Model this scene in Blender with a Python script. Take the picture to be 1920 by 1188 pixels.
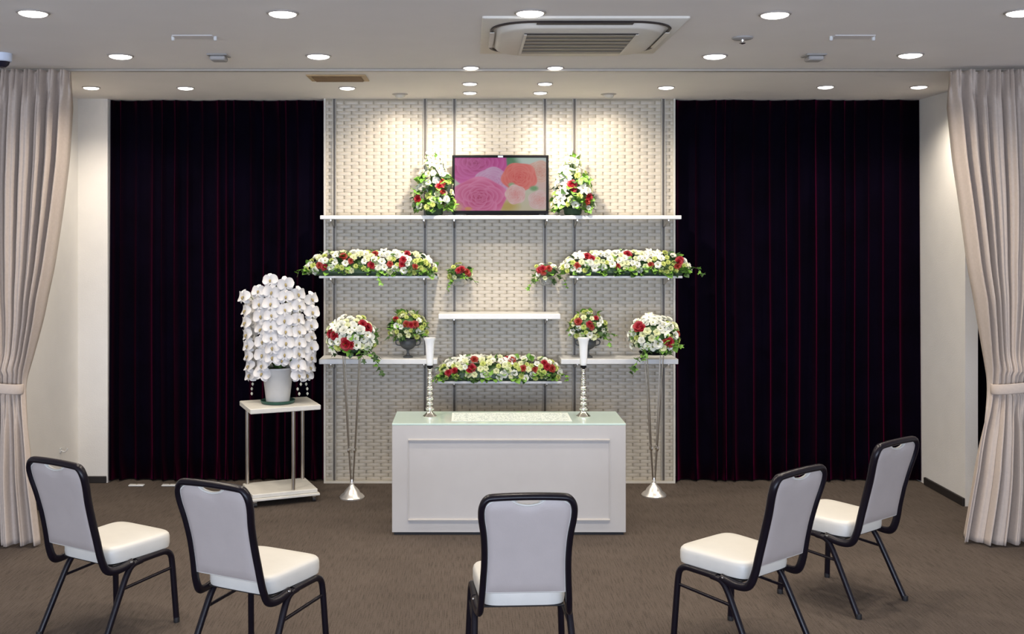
import bpy, math, random
import numpy as np
from mathutils import Vector, Matrix, Euler

for o in list(bpy.data.objects):
    bpy.data.objects.remove(o, do_unlink=True)
SC = bpy.context.scene
COL = SC.collection
PI = math.pi

# ------------------------------------------------------------------ camera, world, daylight, exposure
FPX, VX, VY, HC = 1960.0, 876.0, 431.0, 1.85       # focal length and vanishing point in pixels, eye height
cam_d = bpy.data.cameras.new('camera')
cam_d.sensor_width = 36.0
cam_d.lens = 36.0 * FPX / 1920.0
cam_d.shift_x = (960.0 - VX) / 1920.0
cam_d.shift_y = -(594.0 - VY) / 1920.0
cam_d.clip_start = 0.05
cam = bpy.data.objects.new('camera', cam_d)
cam.location = (0, 0, HC)
cam.rotation_euler = (PI / 2, 0, 0)
COL.objects.link(cam)
SC.camera = cam

w = bpy.data.worlds.new('world')
SC.world = w
w.use_nodes = True
w.node_tree.nodes['Background'].inputs['Color'].default_value = (0.55, 0.68, 1.0, 1)
w.node_tree.nodes['Background'].inputs['Strength'].default_value = 1.0

SC.view_settings.view_transform = 'Standard'
SC.view_settings.look = 'None'
SC.view_settings.exposure = 0.0
SC.view_settings.gamma = 1.0
SC.view_settings.use_curve_mapping = False

def area_light(name, loc, rot, sx, sy, energy, color):
    d = bpy.data.lights.new(name, 'AREA')
    d.shape = 'RECTANGLE'; d.size = sx; d.size_y = sy
    d.energy = energy; d.color = color
    o = bpy.data.objects.new(name, d)
    o.location = loc; o.rotation_euler = rot
    COL.objects.link(o)
    return o
# daylight entering through the window behind the camera
area_light('window_daylight', (-0.1, -3.38, 1.35), (PI / 2, 0, 0), 7.0, 1.9, 500.0, (0.68, 0.785, 1.0))
DOWN_W, SPOT_W, WARM = 54.0, 78.0, (1.0, 0.885, 0.745)

H = 2.81          # ceiling height
def fx(px, Y): return (px - VX) * Y / FPX
def fz(py, Y): return HC - (py - VY) * Y / FPX
def ceil_y(py): return (H - HC) * FPX / (VY - py)
def floor_y(py): return HC * FPX / (py - VY)

# ------------------------------------------------------------------ materials
MATS = {}
def mat(name, color, rough=0.5, metal=0.0, noise=0.0, nscale=20.0, bump=0.0, bscale=60.0, sheen=0.0, sheen_tint=(1, 1, 1),
        trans=0.0, emit=None, estr=0.0, coat=0.0, stretch=(1, 1, 1), spec=0.5, subs=0.0):
    m = bpy.data.materials.new(name); m.use_nodes = True
    nt = m.node_tree; b = nt.nodes['Principled BSDF']
    b.inputs['Base Color'].default_value = (*color, 1)
    b.inputs['Roughness'].default_value = rough
    b.inputs['Metallic'].default_value = metal
    b.inputs['Specular IOR Level'].default_value = spec
    if sheen:
        b.inputs['Sheen Weight'].default_value = sheen
        b.inputs['Sheen Tint'].default_value = (*sheen_tint, 1)
        b.inputs['Sheen Roughness'].default_value = 0.35
    if trans: b.inputs['Transmission Weight'].default_value = trans
    if coat: b.inputs['Coat Weight'].default_value = coat
    if emit:
        b.inputs['Emission Color'].default_value = (*emit, 1)
        b.inputs['Emission Strength'].default_value = estr
    tc = nt.nodes.new('ShaderNodeTexCoord'); mp = nt.nodes.new('ShaderNodeMapping')
    mp.inputs['Scale'].default_value = stretch
    nt.links.new(tc.outputs['Object'], mp.inputs['Vector'])
    if noise:
        n = nt.nodes.new('ShaderNodeTexNoise'); n.inputs['Scale'].default_value = nscale; n.inputs['Detail'].default_value = 3
        r = nt.nodes.new('ShaderNodeMapRange')
        r.inputs['From Min'].default_value = 0.3; r.inputs['From Max'].default_value = 0.7
        r.inputs['To Min'].default_value = 1 - noise; r.inputs['To Max'].default_value = 1 + noise
        mx = nt.nodes.new('ShaderNodeVectorMath'); mx.operation = 'SCALE'
        mx.inputs[0].default_value = color
        nt.links.new(mp.outputs['Vector'], n.inputs['Vector'])
        nt.links.new(n.outputs['Fac'], r.inputs['Value'])
        nt.links.new(r.outputs['Result'], mx.inputs['Scale'])
        nt.links.new(mx.outputs['Vector'], b.inputs['Base Color'])
    if bump:
        n2 = nt.nodes.new('ShaderNodeTexNoise'); n2.inputs['Scale'].default_value = bscale; n2.inputs['Detail'].default_value = 2
        bp = nt.nodes.new('ShaderNodeBump'); bp.inputs['Strength'].default_value = bump; bp.inputs['Distance'].default_value = 0.004
        nt.links.new(mp.outputs['Vector'], n2.inputs['Vector'])
        nt.links.new(n2.outputs['Fac'], bp.inputs['Height'])
        nt.links.new(bp.outputs['Normal'], b.inputs['Normal'])
    MATS[name] = m
    return m

mat('wall_paint', (0.81, 0.785, 0.74), 0.75, noise=0.02, nscale=6, bump=0.25, bscale=140)
mat('ceiling_paint', (0.88, 0.845, 0.81), 0.85, noise=0.015, nscale=3)
mat('woven_tile', (0.47, 0.42, 0.335), 0.36, noise=0.05, nscale=30)
mat('tile_backing', (0.38, 0.33, 0.245), 0.7, noise=0.05, nscale=20)
mat('tile_trim', (0.56, 0.53, 0.46), 0.4, noise=0.02)
mat('rail_metal', (0.105, 0.088, 0.068), 0.45, metal=0.0, noise=0.1, nscale=15)
mat('rail_edge', (0.52, 0.49, 0.42), 0.35, noise=0.02)
mat('shelf_white', (0.68, 0.68, 0.665), 0.35, noise=0.02, nscale=8)
mat('table_white', (0.52, 0.495, 0.47), 0.45, noise=0.015, nscale=10)
mat('glass_mint', (0.62, 0.76, 0.69), 0.12, noise=0.02, nscale=5, coat=0.4)
mat('lace', (0.74, 0.80, 0.75), 0.8, noise=0.06, nscale=90)
mat('matte_black', (0.012, 0.011, 0.012), 0.6, noise=0.1)
mat('baseboard', (0.022, 0.018, 0.017), 0.5, noise=0.1)
mat('velvet', (0.0016, 0.0009, 0.0040), 0.9, noise=0.3, nscale=4, sheen=0.26, sheen_tint=(0.62, 0.012, 0.15), spec=0.03)
mat('beige_cloth', (0.52, 0.435, 0.37), 0.85, noise=0.04, nscale=60, bump=0.2, bscale=300, sheen=0.1)
mat('chair_frame', (0.006, 0.004, 0.008), 0.30, noise=0.15, nscale=30, spec=0.28)
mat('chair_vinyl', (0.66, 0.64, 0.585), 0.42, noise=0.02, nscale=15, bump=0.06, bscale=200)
mat('chair_vinyl_shaded', (0.46, 0.405, 0.38), 0.5, noise=0.02, nscale=15, bump=0.1, bscale=260)  # same white vinyl as the seat, with its shade put into the colour
mat('chrome', (0.82, 0.80, 0.76), 0.14, metal=1.0, noise=0.04)
mat('steel', (0.56, 0.52, 0.46), 0.28, metal=1.0, noise=0.06)
mat('silver_base', (0.84, 0.82, 0.78), 0.28, metal=0.75, noise=0.05, nscale=40)
mat('cart_white', (0.68, 0.66, 0.60), 0.55, noise=0.04, nscale=25)
mat('caster', (0.02, 0.02, 0.022), 0.4, noise=0.1)
mat('pot_white', (0.55, 0.545, 0.53), 0.4, noise=0.02, bump=0.05)
mat('saucer_green', (0.018, 0.075, 0.055), 0.4, noise=0.08)
mat('moss', (0.05, 0.075, 0.02), 0.95, noise=0.4, nscale=60, bump=0.8, bscale=90)
mat('orchid_petal', (0.72, 0.70, 0.685), 0.6, noise=0.02, nscale=50)
mat('orchid_lip', (0.40, 0.31, 0.13), 0.55, noise=0.2, nscale=60)
mat('stem_green', (0.10, 0.16, 0.04), 0.55, noise=0.2)
mat('bud', (0.55, 0.55, 0.46), 0.5, noise=0.1)
mat('petal_white', (0.76, 0.76, 0.65), 0.6, noise=0.03, nscale=60)
mat('petal_cream', (0.68, 0.70, 0.40), 0.6, noise=0.05, nscale=60)
mat('petal_red', (0.31, 0.006, 0.016), 0.5, noise=0.25, nscale=60)
mat('petal_coral', (0.31, 0.030, 0.018), 0.5, noise=0.25, nscale=60)
mat('petal_lime', (0.50, 0.56, 0.14), 0.65, noise=0.15, nscale=60)
mat('flower_eye', (0.26, 0.27, 0.07), 0.7, noise=0.2, nscale=80)
mat('leaf_dark', (0.035, 0.085, 0.018), 0.45, noise=0.25, nscale=40)
mat('leaf_bright', (0.16, 0.34, 0.045), 0.45, noise=0.2, nscale=40)
mat('foam_tray', (0.03, 0.06, 0.025), 0.8, noise=0.2, nscale=40)
mat('urn', (0.065, 0.07, 0.072), 0.5, noise=0.15, nscale=40)
mat('vase_glass', (0.88, 0.88, 0.86), 0.18, noise=0.02, coat=0.5)
mat('clear_acrylic', (0.92, 0.93, 0.92), 0.08, trans=0.85, noise=0.01)
mat('tv_black', (0.004, 0.004, 0.005), 0.45, noise=0.1, spec=0.08)
mat('tv_silver', (0.5, 0.5, 0.5), 0.3, metal=0.8, noise=0.05)
mat('lamp_trim', (0.42, 0.38, 0.34), 0.5, noise=0.03)
mat('lamp_lens', (1, 1, 1), 0.4, emit=(1.0, 0.97, 0.92), estr=7.0)
mat('lamp_body', (0.62, 0.58, 0.5), 0.5, noise=0.03)
mat('plastic_white', (0.72, 0.68, 0.60), 0.5, noise=0.02)
mat('plastic_grey', (0.40, 0.385, 0.37), 0.6, noise=0.03)
mat('plastic_ceiling', (0.74, 0.71, 0.69), 0.6, noise=0.02)
mat('recess_dark', (0.035, 0.026, 0.024), 0.5, noise=0.1)
mat('grille_slat', (0.30, 0.265, 0.215), 0.6, noise=0.05)
mat('vent_tan', (0.55, 0.40, 0.23), 0.6, noise=0.08)
mat('vent_brown', (0.22, 0.12, 0.045), 0.6, noise=0.1)
mat('dome_glass', (0.015, 0.015, 0.03), 0.08, noise=0.1)
mat('camera_white', (0.62, 0.68, 0.80), 0.4, noise=0.02)
mat('track_alu', (0.38, 0.34, 0.29), 0.45, metal=0.3, noise=0.05)
mat('window_frame', (0.6, 0.6, 0.6), 0.5, noise=0.03)

def carpet():
    m = bpy.data.materials.new('carpet'); m.use_nodes = True; nt = m.node_tree; b = nt.nodes['Principled BSDF']
    b.inputs['Roughness'].default_value = 0.95; b.inputs['Specular IOR Level'].default_value = 0.12
    tc = nt.nodes.new('ShaderNodeTexCoord')
    def noise(scale3, sc, det):
        mp = nt.nodes.new('ShaderNodeMapping'); mp.inputs['Scale'].default_value = scale3
        n = nt.nodes.new('ShaderNodeTexNoise'); n.inputs['Scale'].default_value = sc; n.inputs['Detail'].default_value = det
        nt.links.new(tc.outputs['Object'], mp.inputs['Vector']); nt.links.new(mp.outputs['Vector'], n.inputs['Vector'])
        return n
    a = noise((1.0, 0.035, 1), 230, 2); c = noise((1, 1, 1), 2.2, 2); g = noise((1, 0.3, 1), 260, 1)
    mxs = nt.nodes.new('ShaderNodeMath'); mxs.operation = 'MULTIPLY_ADD'; mxs.inputs[1].default_value = 0.85
    nt.links.new(a.outputs['Fac'], mxs.inputs[0])
    m2 = nt.nodes.new('ShaderNodeMath'); m2.operation = 'MULTIPLY'; m2.inputs[1].default_value = 0.38
    nt.links.new(g.outputs['Fac'], m2.inputs[0]); nt.links.new(m2.outputs[0], mxs.inputs[2])
    r = nt.nodes.new('ShaderNodeValToRGB')
    r.color_ramp.elements[0].position = 0.34; r.color_ramp.elements[0].color = (0.050, 0.039, 0.032, 1)
    r.color_ramp.elements[1].position = 0.66; r.color_ramp.elements[1].color = (0.112, 0.090, 0.075, 1)
    nt.links.new(mxs.outputs[0], r.inputs['Fac'])
    rr = nt.nodes.new('ShaderNodeMapRange'); rr.inputs['To Min'].default_value = 0.8; rr.inputs['To Max'].default_value = 1.2
    nt.links.new(c.outputs['Fac'], rr.inputs['Value'])
    sc = nt.nodes.new('ShaderNodeVectorMath'); sc.operation = 'SCALE'
    nt.links.new(r.outputs['Color'], sc.inputs[0]); nt.links.new(rr.outputs['Result'], sc.inputs['Scale'])
    nt.links.new(sc.outputs['Vector'], b.inputs['Base Color'])
    bp = nt.nodes.new('ShaderNodeBump'); bp.inputs['Strength'].default_value = 0.5; bp.inputs['Distance'].default_value = 0.004
    nt.links.new(a.outputs['Fac'], bp.inputs['Height']); nt.links.new(bp.outputs['Normal'], b.inputs['Normal'])
    MATS['carpet'] = m
carpet()

# ------------------------------------------------------------------ mesh helpers
def catmull(pts, n=6):
    P = [Vector(p) for p in pts]
    P = [P[0] * 2 - P[1]] + P + [P[-1] * 2 - P[-2]]
    out = []
    for i in range(1, len(P) - 2):
        for k in range(n):
            t = k / n
            a, b, c, d = P[i - 1], P[i], P[i + 1], P[i + 2]
            out.append(0.5 * ((2 * b) + (c - a) * t + (2 * a - 5 * b + 4 * c - d) * t * t + (3 * b - a - 3 * c + d) * t ** 3))
    out.append(P[-2].copy())
    return out

class MB:
    def __init__(self):
        self.v = []; self.f = []; self.mi = []; self.cur = 0
    def add(self, vs, fs):
        o = len(self.v)
        self.v += [tuple(p) for p in vs]
        self.f += [tuple(i + o for i in q) for q in fs]
        self.mi += [self.cur] * len(fs)
        return self
    def box(self, x0, x1, y0, y1, z0, z1, bev=0.0):
        if bev <= 0:
            vs = [(x, y, z) for x in (x0, x1) for y in (y0, y1) for z in (z0, z1)]
            return self.add(vs, [(0, 1, 3, 2), (4, 6, 7, 5), (0, 4, 5, 1), (2, 3, 7, 6), (0, 2, 6, 4), (1, 5, 7, 3)])
        b = min(bev, (x1 - x0) / 2.01, (y1 - y0) / 2.01, (z1 - z0) / 2.01)
        rings = []
        for z, i in ((z0, b), (z0 + b, 0), (z1 - b, 0), (z1, b)):
            ax0, ax1, ay0, ay1 = x0 + i, x1 - i, y0 + i, y1 - i
            c = b if i == 0 else b * 0.6
            rings.append([(ax0 + c, ay0, z), (ax1 - c, ay0, z), (ax1, ay0 + c, z), (ax1, ay1 - c, z),
                          (ax1 - c, ay1, z), (ax0 + c, ay1, z), (ax0, ay1 - c, z), (ax0, ay0 + c, z)])
        return self.loft(rings)
    def loft(self, rings, cap=True, closed=True):
        n = len(rings[0]); vs = [p for r in rings for p in r]; fs = []
        for i in range(len(rings) - 1):
            for k in range(n if closed else n - 1):
                a = i * n + k; b = i * n + (k + 1) % n
                fs.append((a, b, b + n, a + n))
        if cap:
            fs.append(tuple(reversed(range(n))))
            fs.append(tuple((len(rings) - 1) * n + k for k in range(n)))
        return self.add(vs, fs)
    def lathe(self, prof, seg=24, c=(0, 0, 0), cap=True):
        rings = [[(c[0] + r * math.cos(2 * PI * k / seg), c[1] + r * math.sin(2 * PI * k / seg), c[2] + z) for k in range(seg)] for r, z in prof]
        return self.loft(rings, cap)
    def tube(self, path, ra, rb=None, ref=None, seg=8, cap=True, closed=False):
        P = [Vector(p) for p in path]; n = len(P); rings = []
        prev = None
        for i in range(n):
            if closed: t = P[(i + 1) % n] - P[i - 1]
            else: t = P[min(i + 1, n - 1)] - P[max(i - 1, 0)]
            t.normalize()
            if ref is not None:
                u = Vector(ref); u = (u - t * u.dot(t)).normalized()
            elif prev is None:
                u = Vector((0, 0, 1)) if abs(t.z) < 0.9 else Vector((1, 0, 0))
                u = (u - t * u.dot(t)).normalized()
            else:
                u = (prev - t * prev.dot(t)).normalized()
            prev = u
            s = t.cross(u)
            r1 = ra[i] if isinstance(ra, (list, tuple)) else ra
            r2 = (rb if rb is not None else r1)
            rings.append([P[i] + s * (r1 * math.cos(2 * PI * k / seg)) + u * (r2 * math.sin(2 * PI * k / seg)) for k in range(seg)])
        if closed: rings.append(rings[0]); cap = False
        return self.loft(rings, cap)
    def grid(self, fn, nu, nv, flip=False):
        vs = [fn(i / nu, j / nv) for j in range(nv + 1) for i in range(nu + 1)]
        fs = []
        for j in range(nv):
            for i in range(nu):
                a = j * (nu + 1) + i
                q = (a, a + 1, a + nu + 2, a + nu + 1)
                fs.append(q[::-1] if flip else q)
        return self.add(vs, fs)
    def mesh(self, name, mats, smooth=True, angle=35):
        me = bpy.data.meshes.new(name)
        me.from_pydata(self.v, [], self.f)
        for m in (mats if isinstance(mats, (list, tuple)) else [mats]):
            me.materials.append(MATS[m])
        me.polygons.foreach_set('material_index', self.mi)
        if smooth:
            me.polygons.foreach_set('use_smooth', [True] * len(me.polygons))
            me.set_sharp_from_angle(angle=math.radians(angle))
        me.update()
        return me
    def build(self, name, mats, parent=None, smooth=True, angle=35):
        return link(name, self.mesh(name, mats, smooth, angle), parent)

def link(name, me, parent=None, loc=None, rot=None, scale=None):
    o = bpy.data.objects.new(name, me)
    COL.objects.link(o)
    if parent is not None: o.parent = parent
    if loc is not None: o.location = loc
    if rot is not None: o.rotation_euler = rot
    if scale is not None: o.scale = scale if hasattr(scale, '__len__') else (scale,) * 3
    return o

def tag(o, label=None, cat=None, group=None, kind=None):
    if label: o['label'] = label
    if cat: o['category'] = cat
    if group: o['group'] = group
    if kind: o['kind'] = kind
    return o
def thing(name, loc, label, cat, group=None, rz=0.0):
    o = bpy.data.objects.new(name, None); COL.objects.link(o)
    o.empty_display_size = 0.1
    o.location = loc; o.rotation_euler = (0, 0, rz)
    return tag(o, label, cat, group)
def struct(o, label, cat):
    return tag(o, label, cat, kind='structure')
def copy_tree(o, parent=None):
    c = o.copy(); COL.objects.link(c); c.parent = parent
    for ch in list(o.children): copy_tree(ch, c)
    return c

# ------------------------------------------------------------------ the room
YW = 7.656            # face of the tiled altar wall
struct(MB().box(-4.4, 4.8, -3.7, 8.0, -0.1, 0).build('floor', 'carpet', smooth=False), 'dark brown streaked carpet floor', 'floor')
struct(MB().box(-4.4, 4.8, -3.7, 8.0, H, H + 0.1).build('ceiling', 'ceiling_paint', smooth=False), 'flat off white painted ceiling', 'ceiling')
struct(MB().box(-2.75, 4.7, 7.86, 7.98, 0, H).build('wall_back', 'wall_paint', smooth=False), 'plain wall hidden behind the dark velvet curtains', 'wall')
struct(MB().box(-4.3, -2.634, YW, 7.86, 0, H).build('wall_back_left', 'wall_paint', smooth=False), 'narrow off white wall strip left of the dark velvet', 'wall')
struct(MB().box(-2.98, -2.85, 6.32, YW, 0, H).build('wall_left', 'wall_paint', smooth=False), 'off white side wall behind the left beige curtain', 'wall')
struct(MB().box(-4.3, -2.98, 6.32, 6.42, 0, H).build('wall_left_return', 'wall_paint', smooth=False), 'off white wall return covered by the left beige curtain', 'wall')
struct(MB().box(3.335, 3.42, 7.0, 7.86, 0, H).build('wall_right', 'wall_paint', smooth=False), 'off white side wall beside the right dark velvet', 'wall')
struct(MB().box(-4.4, -4.28, -3.6, 6.42, 0, H).build('wall_room_left', 'wall_paint', smooth=False), 'off white wall of the hall left of the chairs', 'wall')
struct(MB().box(4.68, 4.8, -3.6, 7.98, 0, H).build('wall_room_right', 'wall_paint', smooth=False), 'off white wall of the hall right of the chairs', 'wall')
m = MB()
m.box(-4.4, -3.7, -3.6, -3.48, 0, H); m.box(3.5, 4.8, -3.6, -3.48, 0, H)
m.box(-3.7, 3.5, -3.6, -3.48, 0, 0.3); m.box(-3.7, 3.5, -3.6, -3.48, 2.4, H)
struct(m.build('wall_rear', 'wall_paint', smooth=False), 'off white wall with a wide window behind the viewer', 'wall')
win = bpy.data.objects.new('window_1', None); COL.objects.link(win); win.location = (-0.1, -3.54, 0.3)
struct(win, 'wide aluminium window behind the viewer', 'window')
for x in (-3.6, -2.17, -0.73, 0.70, 2.13, 3.54): MB().box(x, x + 0.06, -0.03, 0.03, 0, 2.1).build('mullion', 'window_frame', win)
for z in (0.0, 2.04): MB().box(-3.6, 3.6, -0.031, 0.031, z, z + 0.06).build('window_rail', 'window_frame', win)
for k in range(5): MB().box(-3.54 + 1.433 * k, -2.17 + 1.433 * k, -0.004, 0.004, 0.06, 2.04).build('pane', 'clear_acrylic', win)

struct(MB().box(3.317, 3.3345, 7.0, 7.60, 0, 0.055, 0.003).build('baseboard_right', 'baseboard'), 'black baseboard along the right side wall', 'baseboard')
struct(MB().box(-2.849, -2.64, YW - 0.014, YW - 0.0005, 0, 0.05, 0.003).build('baseboard_back', 'baseboard'), 'black baseboard under the narrow wall strip', 'baseboard')
struct(MB().box(-2.8495, -2.835, 6.34, YW - 0.015, 0, 0.05, 0.003).build('baseboard_left', 'baseboard'), 'black baseboard along the left side wall', 'baseboard')

# ------------------------------------------------------------------ altar wall with woven tile panels and shelf rails
alt = bpy.data.objects.new('wall_altar', None); COL.objects.link(alt); alt.location = (fx(936.5, YW), YW, 0)
struct(alt, 'cream woven tile wall with slim vertical shelf rails behind the altar', 'wall')
AX = alt.location.x
def ax(px): return fx(px, YW) - AX
L0, R0 = ax(608), ax(1265)
MB().box(L0, R0, 0.0095, 0.19, 0.0, H).build('backing_board', 'tile_backing', alt, smooth=False)
MB().box(L0 - 0.002, L0 + 0.012, -0.016, 0.0115, 0.0, H).build('edge_trim', 'tile_trim', alt)
MB().box(R0 - 0.012, R0 + 0.002, -0.016, 0.0115, 0.0, H).build('edge_trim', 'tile_trim', alt)
MB().box(L0, R0, -0.018, 0.0115, 0.0, 0.016).build('foot_trim', 'tile_trim', alt)
RAILS = [627, 797, 852, 1021.5, 1077, 1243.5]
for px in RAILS:
    x = ax(px)
    rl = MB().box(x - 0.009, x + 0.009, -0.001, 0.0118, 0.017, H).build('shelf_rail', 'rail_metal', alt)
    for s in (-1, 1):
        MB().box(x + s * 0.0115 - 0.0022, x + s * 0.0115 + 0.0022, -0.010, 0.0115, 0.017, H).build('rail_edge', 'rail_edge', rl)
# woven strips: short bowed slips, every second row shifted by half a slip
PIT, ROW = 0.1085, 0.0248
bounds = [L0 + 0.012] + [ax(p) for p in RAILS] + [R0 - 0.012]
for i in range(7):
    x0 = bounds[i] + (0.016 if i else 0); x1 = bounds[i + 1] - (0.016 if i < 6 else 0)
    m = MB(); nrow = int((H - 0.018) / ROW)
    for r in range(nrow):
        z0 = 0.018 + r * ROW; z1 = z0 + ROW * 0.975
        off = (r % 2) * PIT / 2
        k = math.floor((x0 - off) / PIT)
        while True:
            a = k * PIT + off + 0.0042; b = (k + 1) * PIT + off - 0.0042; k += 1
            if a >= x1: break
            a0, b0 = max(a, x0), min(b, x1)
            if b0 - a0 < 0.006: continue
            vs = []; n = 5; qs = (0, 0.09, 0.3, 0.7, 0.91, 1)
            for q in range(n + 1):
                x = a0 + (b0 - a0) * qs[q]
                t = (x - a) / (b - a)
                d = 0.0085 * min(1.0, 0.6 + 5.5 * min(t, 1 - t)) * (0.8 + 0.2 * math.sin(PI * t))
                vs += [(x, 0.010 - d * 0.88, z1), (x, 0.010 - d, (z0 * 0.25 + z1 * 0.75)), (x, 0.010 - d, (z0 * 0.75 + z1 * 0.25)), (x, 0.010 - d * 0.86, z0)]
            fs = []
            for q in range(n):
                for h in range(3):
                    c = q * 4 + h
                    fs.append((c, c + 1, c + 5, c + 4))
            m.add(vs, fs)
    tag(m.build('woven_tile_strips', 'woven_tile', alt, angle=60), kind='stuff')

# ------------------------------------------------------------------ curtains
def velvet(name, x0, x1, yc, label, seed, n, z0=0.012, z1=H - 0.004):
    rnd = random.Random(seed)
    t = thing(name, ((x0 + x1) / 2, yc, 0), label, 'curtain', 'dark velvet curtains')
    cuts = [0.0]
    while cuts[-1] < 1: cuts.append(cuts[-1] + (0.6 + 0.9 * rnd.random()) / n)
    hgt = [0.6 + 0.6 * rnd.random() for _ in cuts]
    cuts = [c / cuts[-1] for c in cuts]
    xs = []
    for i in range(len(cuts) - 1):
        for k in range(10): xs.append((cuts[i] + (cuts[i + 1] - cuts[i]) * k / 10, k / 10, hgt[i]))
    xs.append((1.0, 0.0, hgt[-1]))
    rows = 14; m = MB(); vs = []
    for j in range(rows + 1):
        v = j / rows
        for (u, ph, hh) in xs:
            A = (0.035 + 0.035 * v) * hh
            y = -A * (1 - abs(math.sin(PI * ph))) ** 1.9 + 0.018 * math.sin(2 * PI * (u * 3.1 + seed))
            wob = 0.006 * math.sin(7 * u + 5 * v + seed) * v
            vs.append(((x0 + (x1 - x0) * u) - (x0 + x1) / 2 + (wob if 0 < u < 1 else 0), y, z1 + (z0 - z1) * v))
    nu = len(xs); fs = []
    for j in range(rows):
        for i in range(nu - 1):
            a = j * nu + i; fs.append((a, a + 1, a + nu + 1, a + nu))
    m.add(vs, fs)
    o = m.build('drape', 'velvet', t, angle=80)
    so = o.modifiers.new('thick', 'SOLIDIFY'); so.thickness = 0.006; so.offset = 1
    return t
velvet('velvet_curtain', -2.62, -1.058, 7.74, 'dark burgundy velvet curtain left of the tiled wall, behind the orchid cart', 1, 17)
velvet('velvet_curtain', 1.532, 3.325, 7.72, 'dark burgundy velvet curtain right of the tiled wall', 2, 17)
velvet('velvet_curtain', 3.44, 4.66, 7.45, 'strip of dark velvet seen behind the right beige curtain', 3, 11)

def interp(tab, z):
    for (a, xa), (b, xb) in zip(tab, tab[1:]):
        if a >= z >= b:
            t = (a - z) / (a - b) if a > b else 0
            return xa + (xb - xa) * t
    return tab[-1][1] if z < tab[-1][0] else tab[0][1]

def tied_curtain(label, pts, sgn, seed):
    YC = 6.15; rnd = random.Random(seed)
    tab = [(fz(y, YC), fx(x, YC)) for y, x in pts]
    xin0 = tab[0][1]
    wid = [(2.80, 1.25), (2.2, 1.22), (1.6, 0.96), (1.25, 0.66), (1.0, 0.44), (0.96, 0.40), (0.90, 0.40), (0.80, 0.50), (0.5, 0.74), (0.0, 0.86)]
    t = thing('tied_back_curtain', (xin0 + sgn * 0.45, YC, 0), label, 'curtain', 'beige tied back curtains')
    N = 18; nu = N * 18; rows = 90
    warp = [0.0]
    for i in range(N): warp.append(warp[-1] + 0.7 + 0.6 * rnd.random())
    warp = [q / warp[-1] for q in warp]
    amp = [0.65 + 0.6 * rnd.random() for _ in range(N + 1)]
    z1, z0 = 2.791, 0.012
    vs = []
    ztie = interp([(1, 0), (0, 0)], 0) + 0.945
    for j in range(rows + 1):
        v = j / rows; z = z1 + (z0 - z1) * v
        xi = sum(interp(tab, z + q_ * 0.02) for q_ in range(-3, 4)) / 7
        W = sum(interp(wid, min(2.8, max(0.0, z + q_ * 0.04))) for q_ in range(-5, 6)) / 11
        if abs(z - ztie) < 0.06: W = min(W, 0.43)
        dt = min(1.0, abs(z - ztie) / 0.5)
        head = max(0.0, 1 - (z1 - z) / 0.22)
        A = (0.014 + 0.052 * dt ** 0.7) if z > ztie else (0.014 + 0.046 * dt ** 0.8)
        for i in range(nu + 1):
            u = i / nu
            q = u * N; ki = min(int(q), N - 1); fr = q - ki
            uu = warp[ki] + (warp[ki + 1] - warp[ki]) * fr
            a_ = amp[ki] * (1 - fr) + amp[ki + 1] * fr
            fold = 2 * abs(math.sin(PI * fr)) ** 0.6 - 1 + 0.2 * math.cos(4 * PI * fr + ki)
            low = min(1.0, max(0.0, (ztie - z) / 0.25))
            wide = math.cos(PI * q + 0.8 * math.sin(1.7 * q + seed)) + 0.35 * math.cos(2.3 * PI * q + seed)
            y = -A * a_ * (fold * (1 - 0.75 * low) + wide * 0.85 * low)
            y = y * (1 - 0.45 * head) - 0.017 * min(1.0, head * 1.6) * math.cos(6 * PI * fr)
            y += 0.02 * math.sin(3.3 * PI * uu + 2.1 * z + seed) * (1 - 0.6 * head)
            bul = 1 - dt
            y += -0.10 * bul * math.sin(PI * uu) + 0.05 * bul
            # cloth swags over the band just above the tie
            if z > ztie: y -= 0.035 * math.exp(-((z - ztie - 0.09) / 0.06) ** 2) * math.sin(PI * uu)
            ww = uu
            vs.append((xi + sgn * W * ww - t.location.x, y, z - (0.010 * (0.5 + 0.5 * math.cos(2 * PI * fr)) if j == 0 else 0)))
    fs = []
    for j in range(rows):
        for i in range(nu):
            a = j * (nu + 1) + i
            fs.append((a, a + 1, a + nu + 2, a + nu + 1))
    o = MB().add(vs, fs).build('drape', 'beige_cloth', t, angle=80)
    so = o.modifiers.new('thick', 'SOLIDIFY'); so.thickness = 0.004; so.offset = 0
    # tie band wrapped round the gathered waist
    xi = interp(tab, ztie) - t.location.x; xc = xi + sgn * 0.20
    m = MB(); seg = 40
    rings = []
    for dz, k in ((-0.030, 0.985), (-0.025, 1.0), (0.0, 1.005), (0.025, 1.0), (0.030, 0.985)):
        rings.append([(xc + 0.205 * k * math.cos(2 * PI * s / seg), -0.0 + 0.098 * k * math.sin(2 * PI * s / seg), ztie + dz + 0.03 * math.cos(2 * PI * s / seg) * (-sgn) * -1) for s in range(seg)])
    b = m.loft(rings, cap=False).build('tieback', 'beige_cloth', t, angle=80)
    so = b.modifiers.new('thick', 'SOLIDIFY'); so.thickness = 0.005
    for i in range(N):      # small hooks carrying the heading
        if i % 2: continue
        u = (warp[i] + warp[i + 1]) / 2
        MB().box(-0.004, 0.004, -0.004, 0.004, 0, 0.02).build('hook', 'track_alu', t).location = (tab[0][1] + sgn * 1.25 * u - t.location.x, 0.07, 2.773)
    return t
tied_curtain('beige pleated curtain tied back at the left edge of the room',
             [(118, 131), (180, 130), (300, 122), (400, 110), (500, 96), (600, 76), (680, 54), (718, 42), (760, 46), (850, 61), (950, 72), (1030, 80)], -1, 3)
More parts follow.
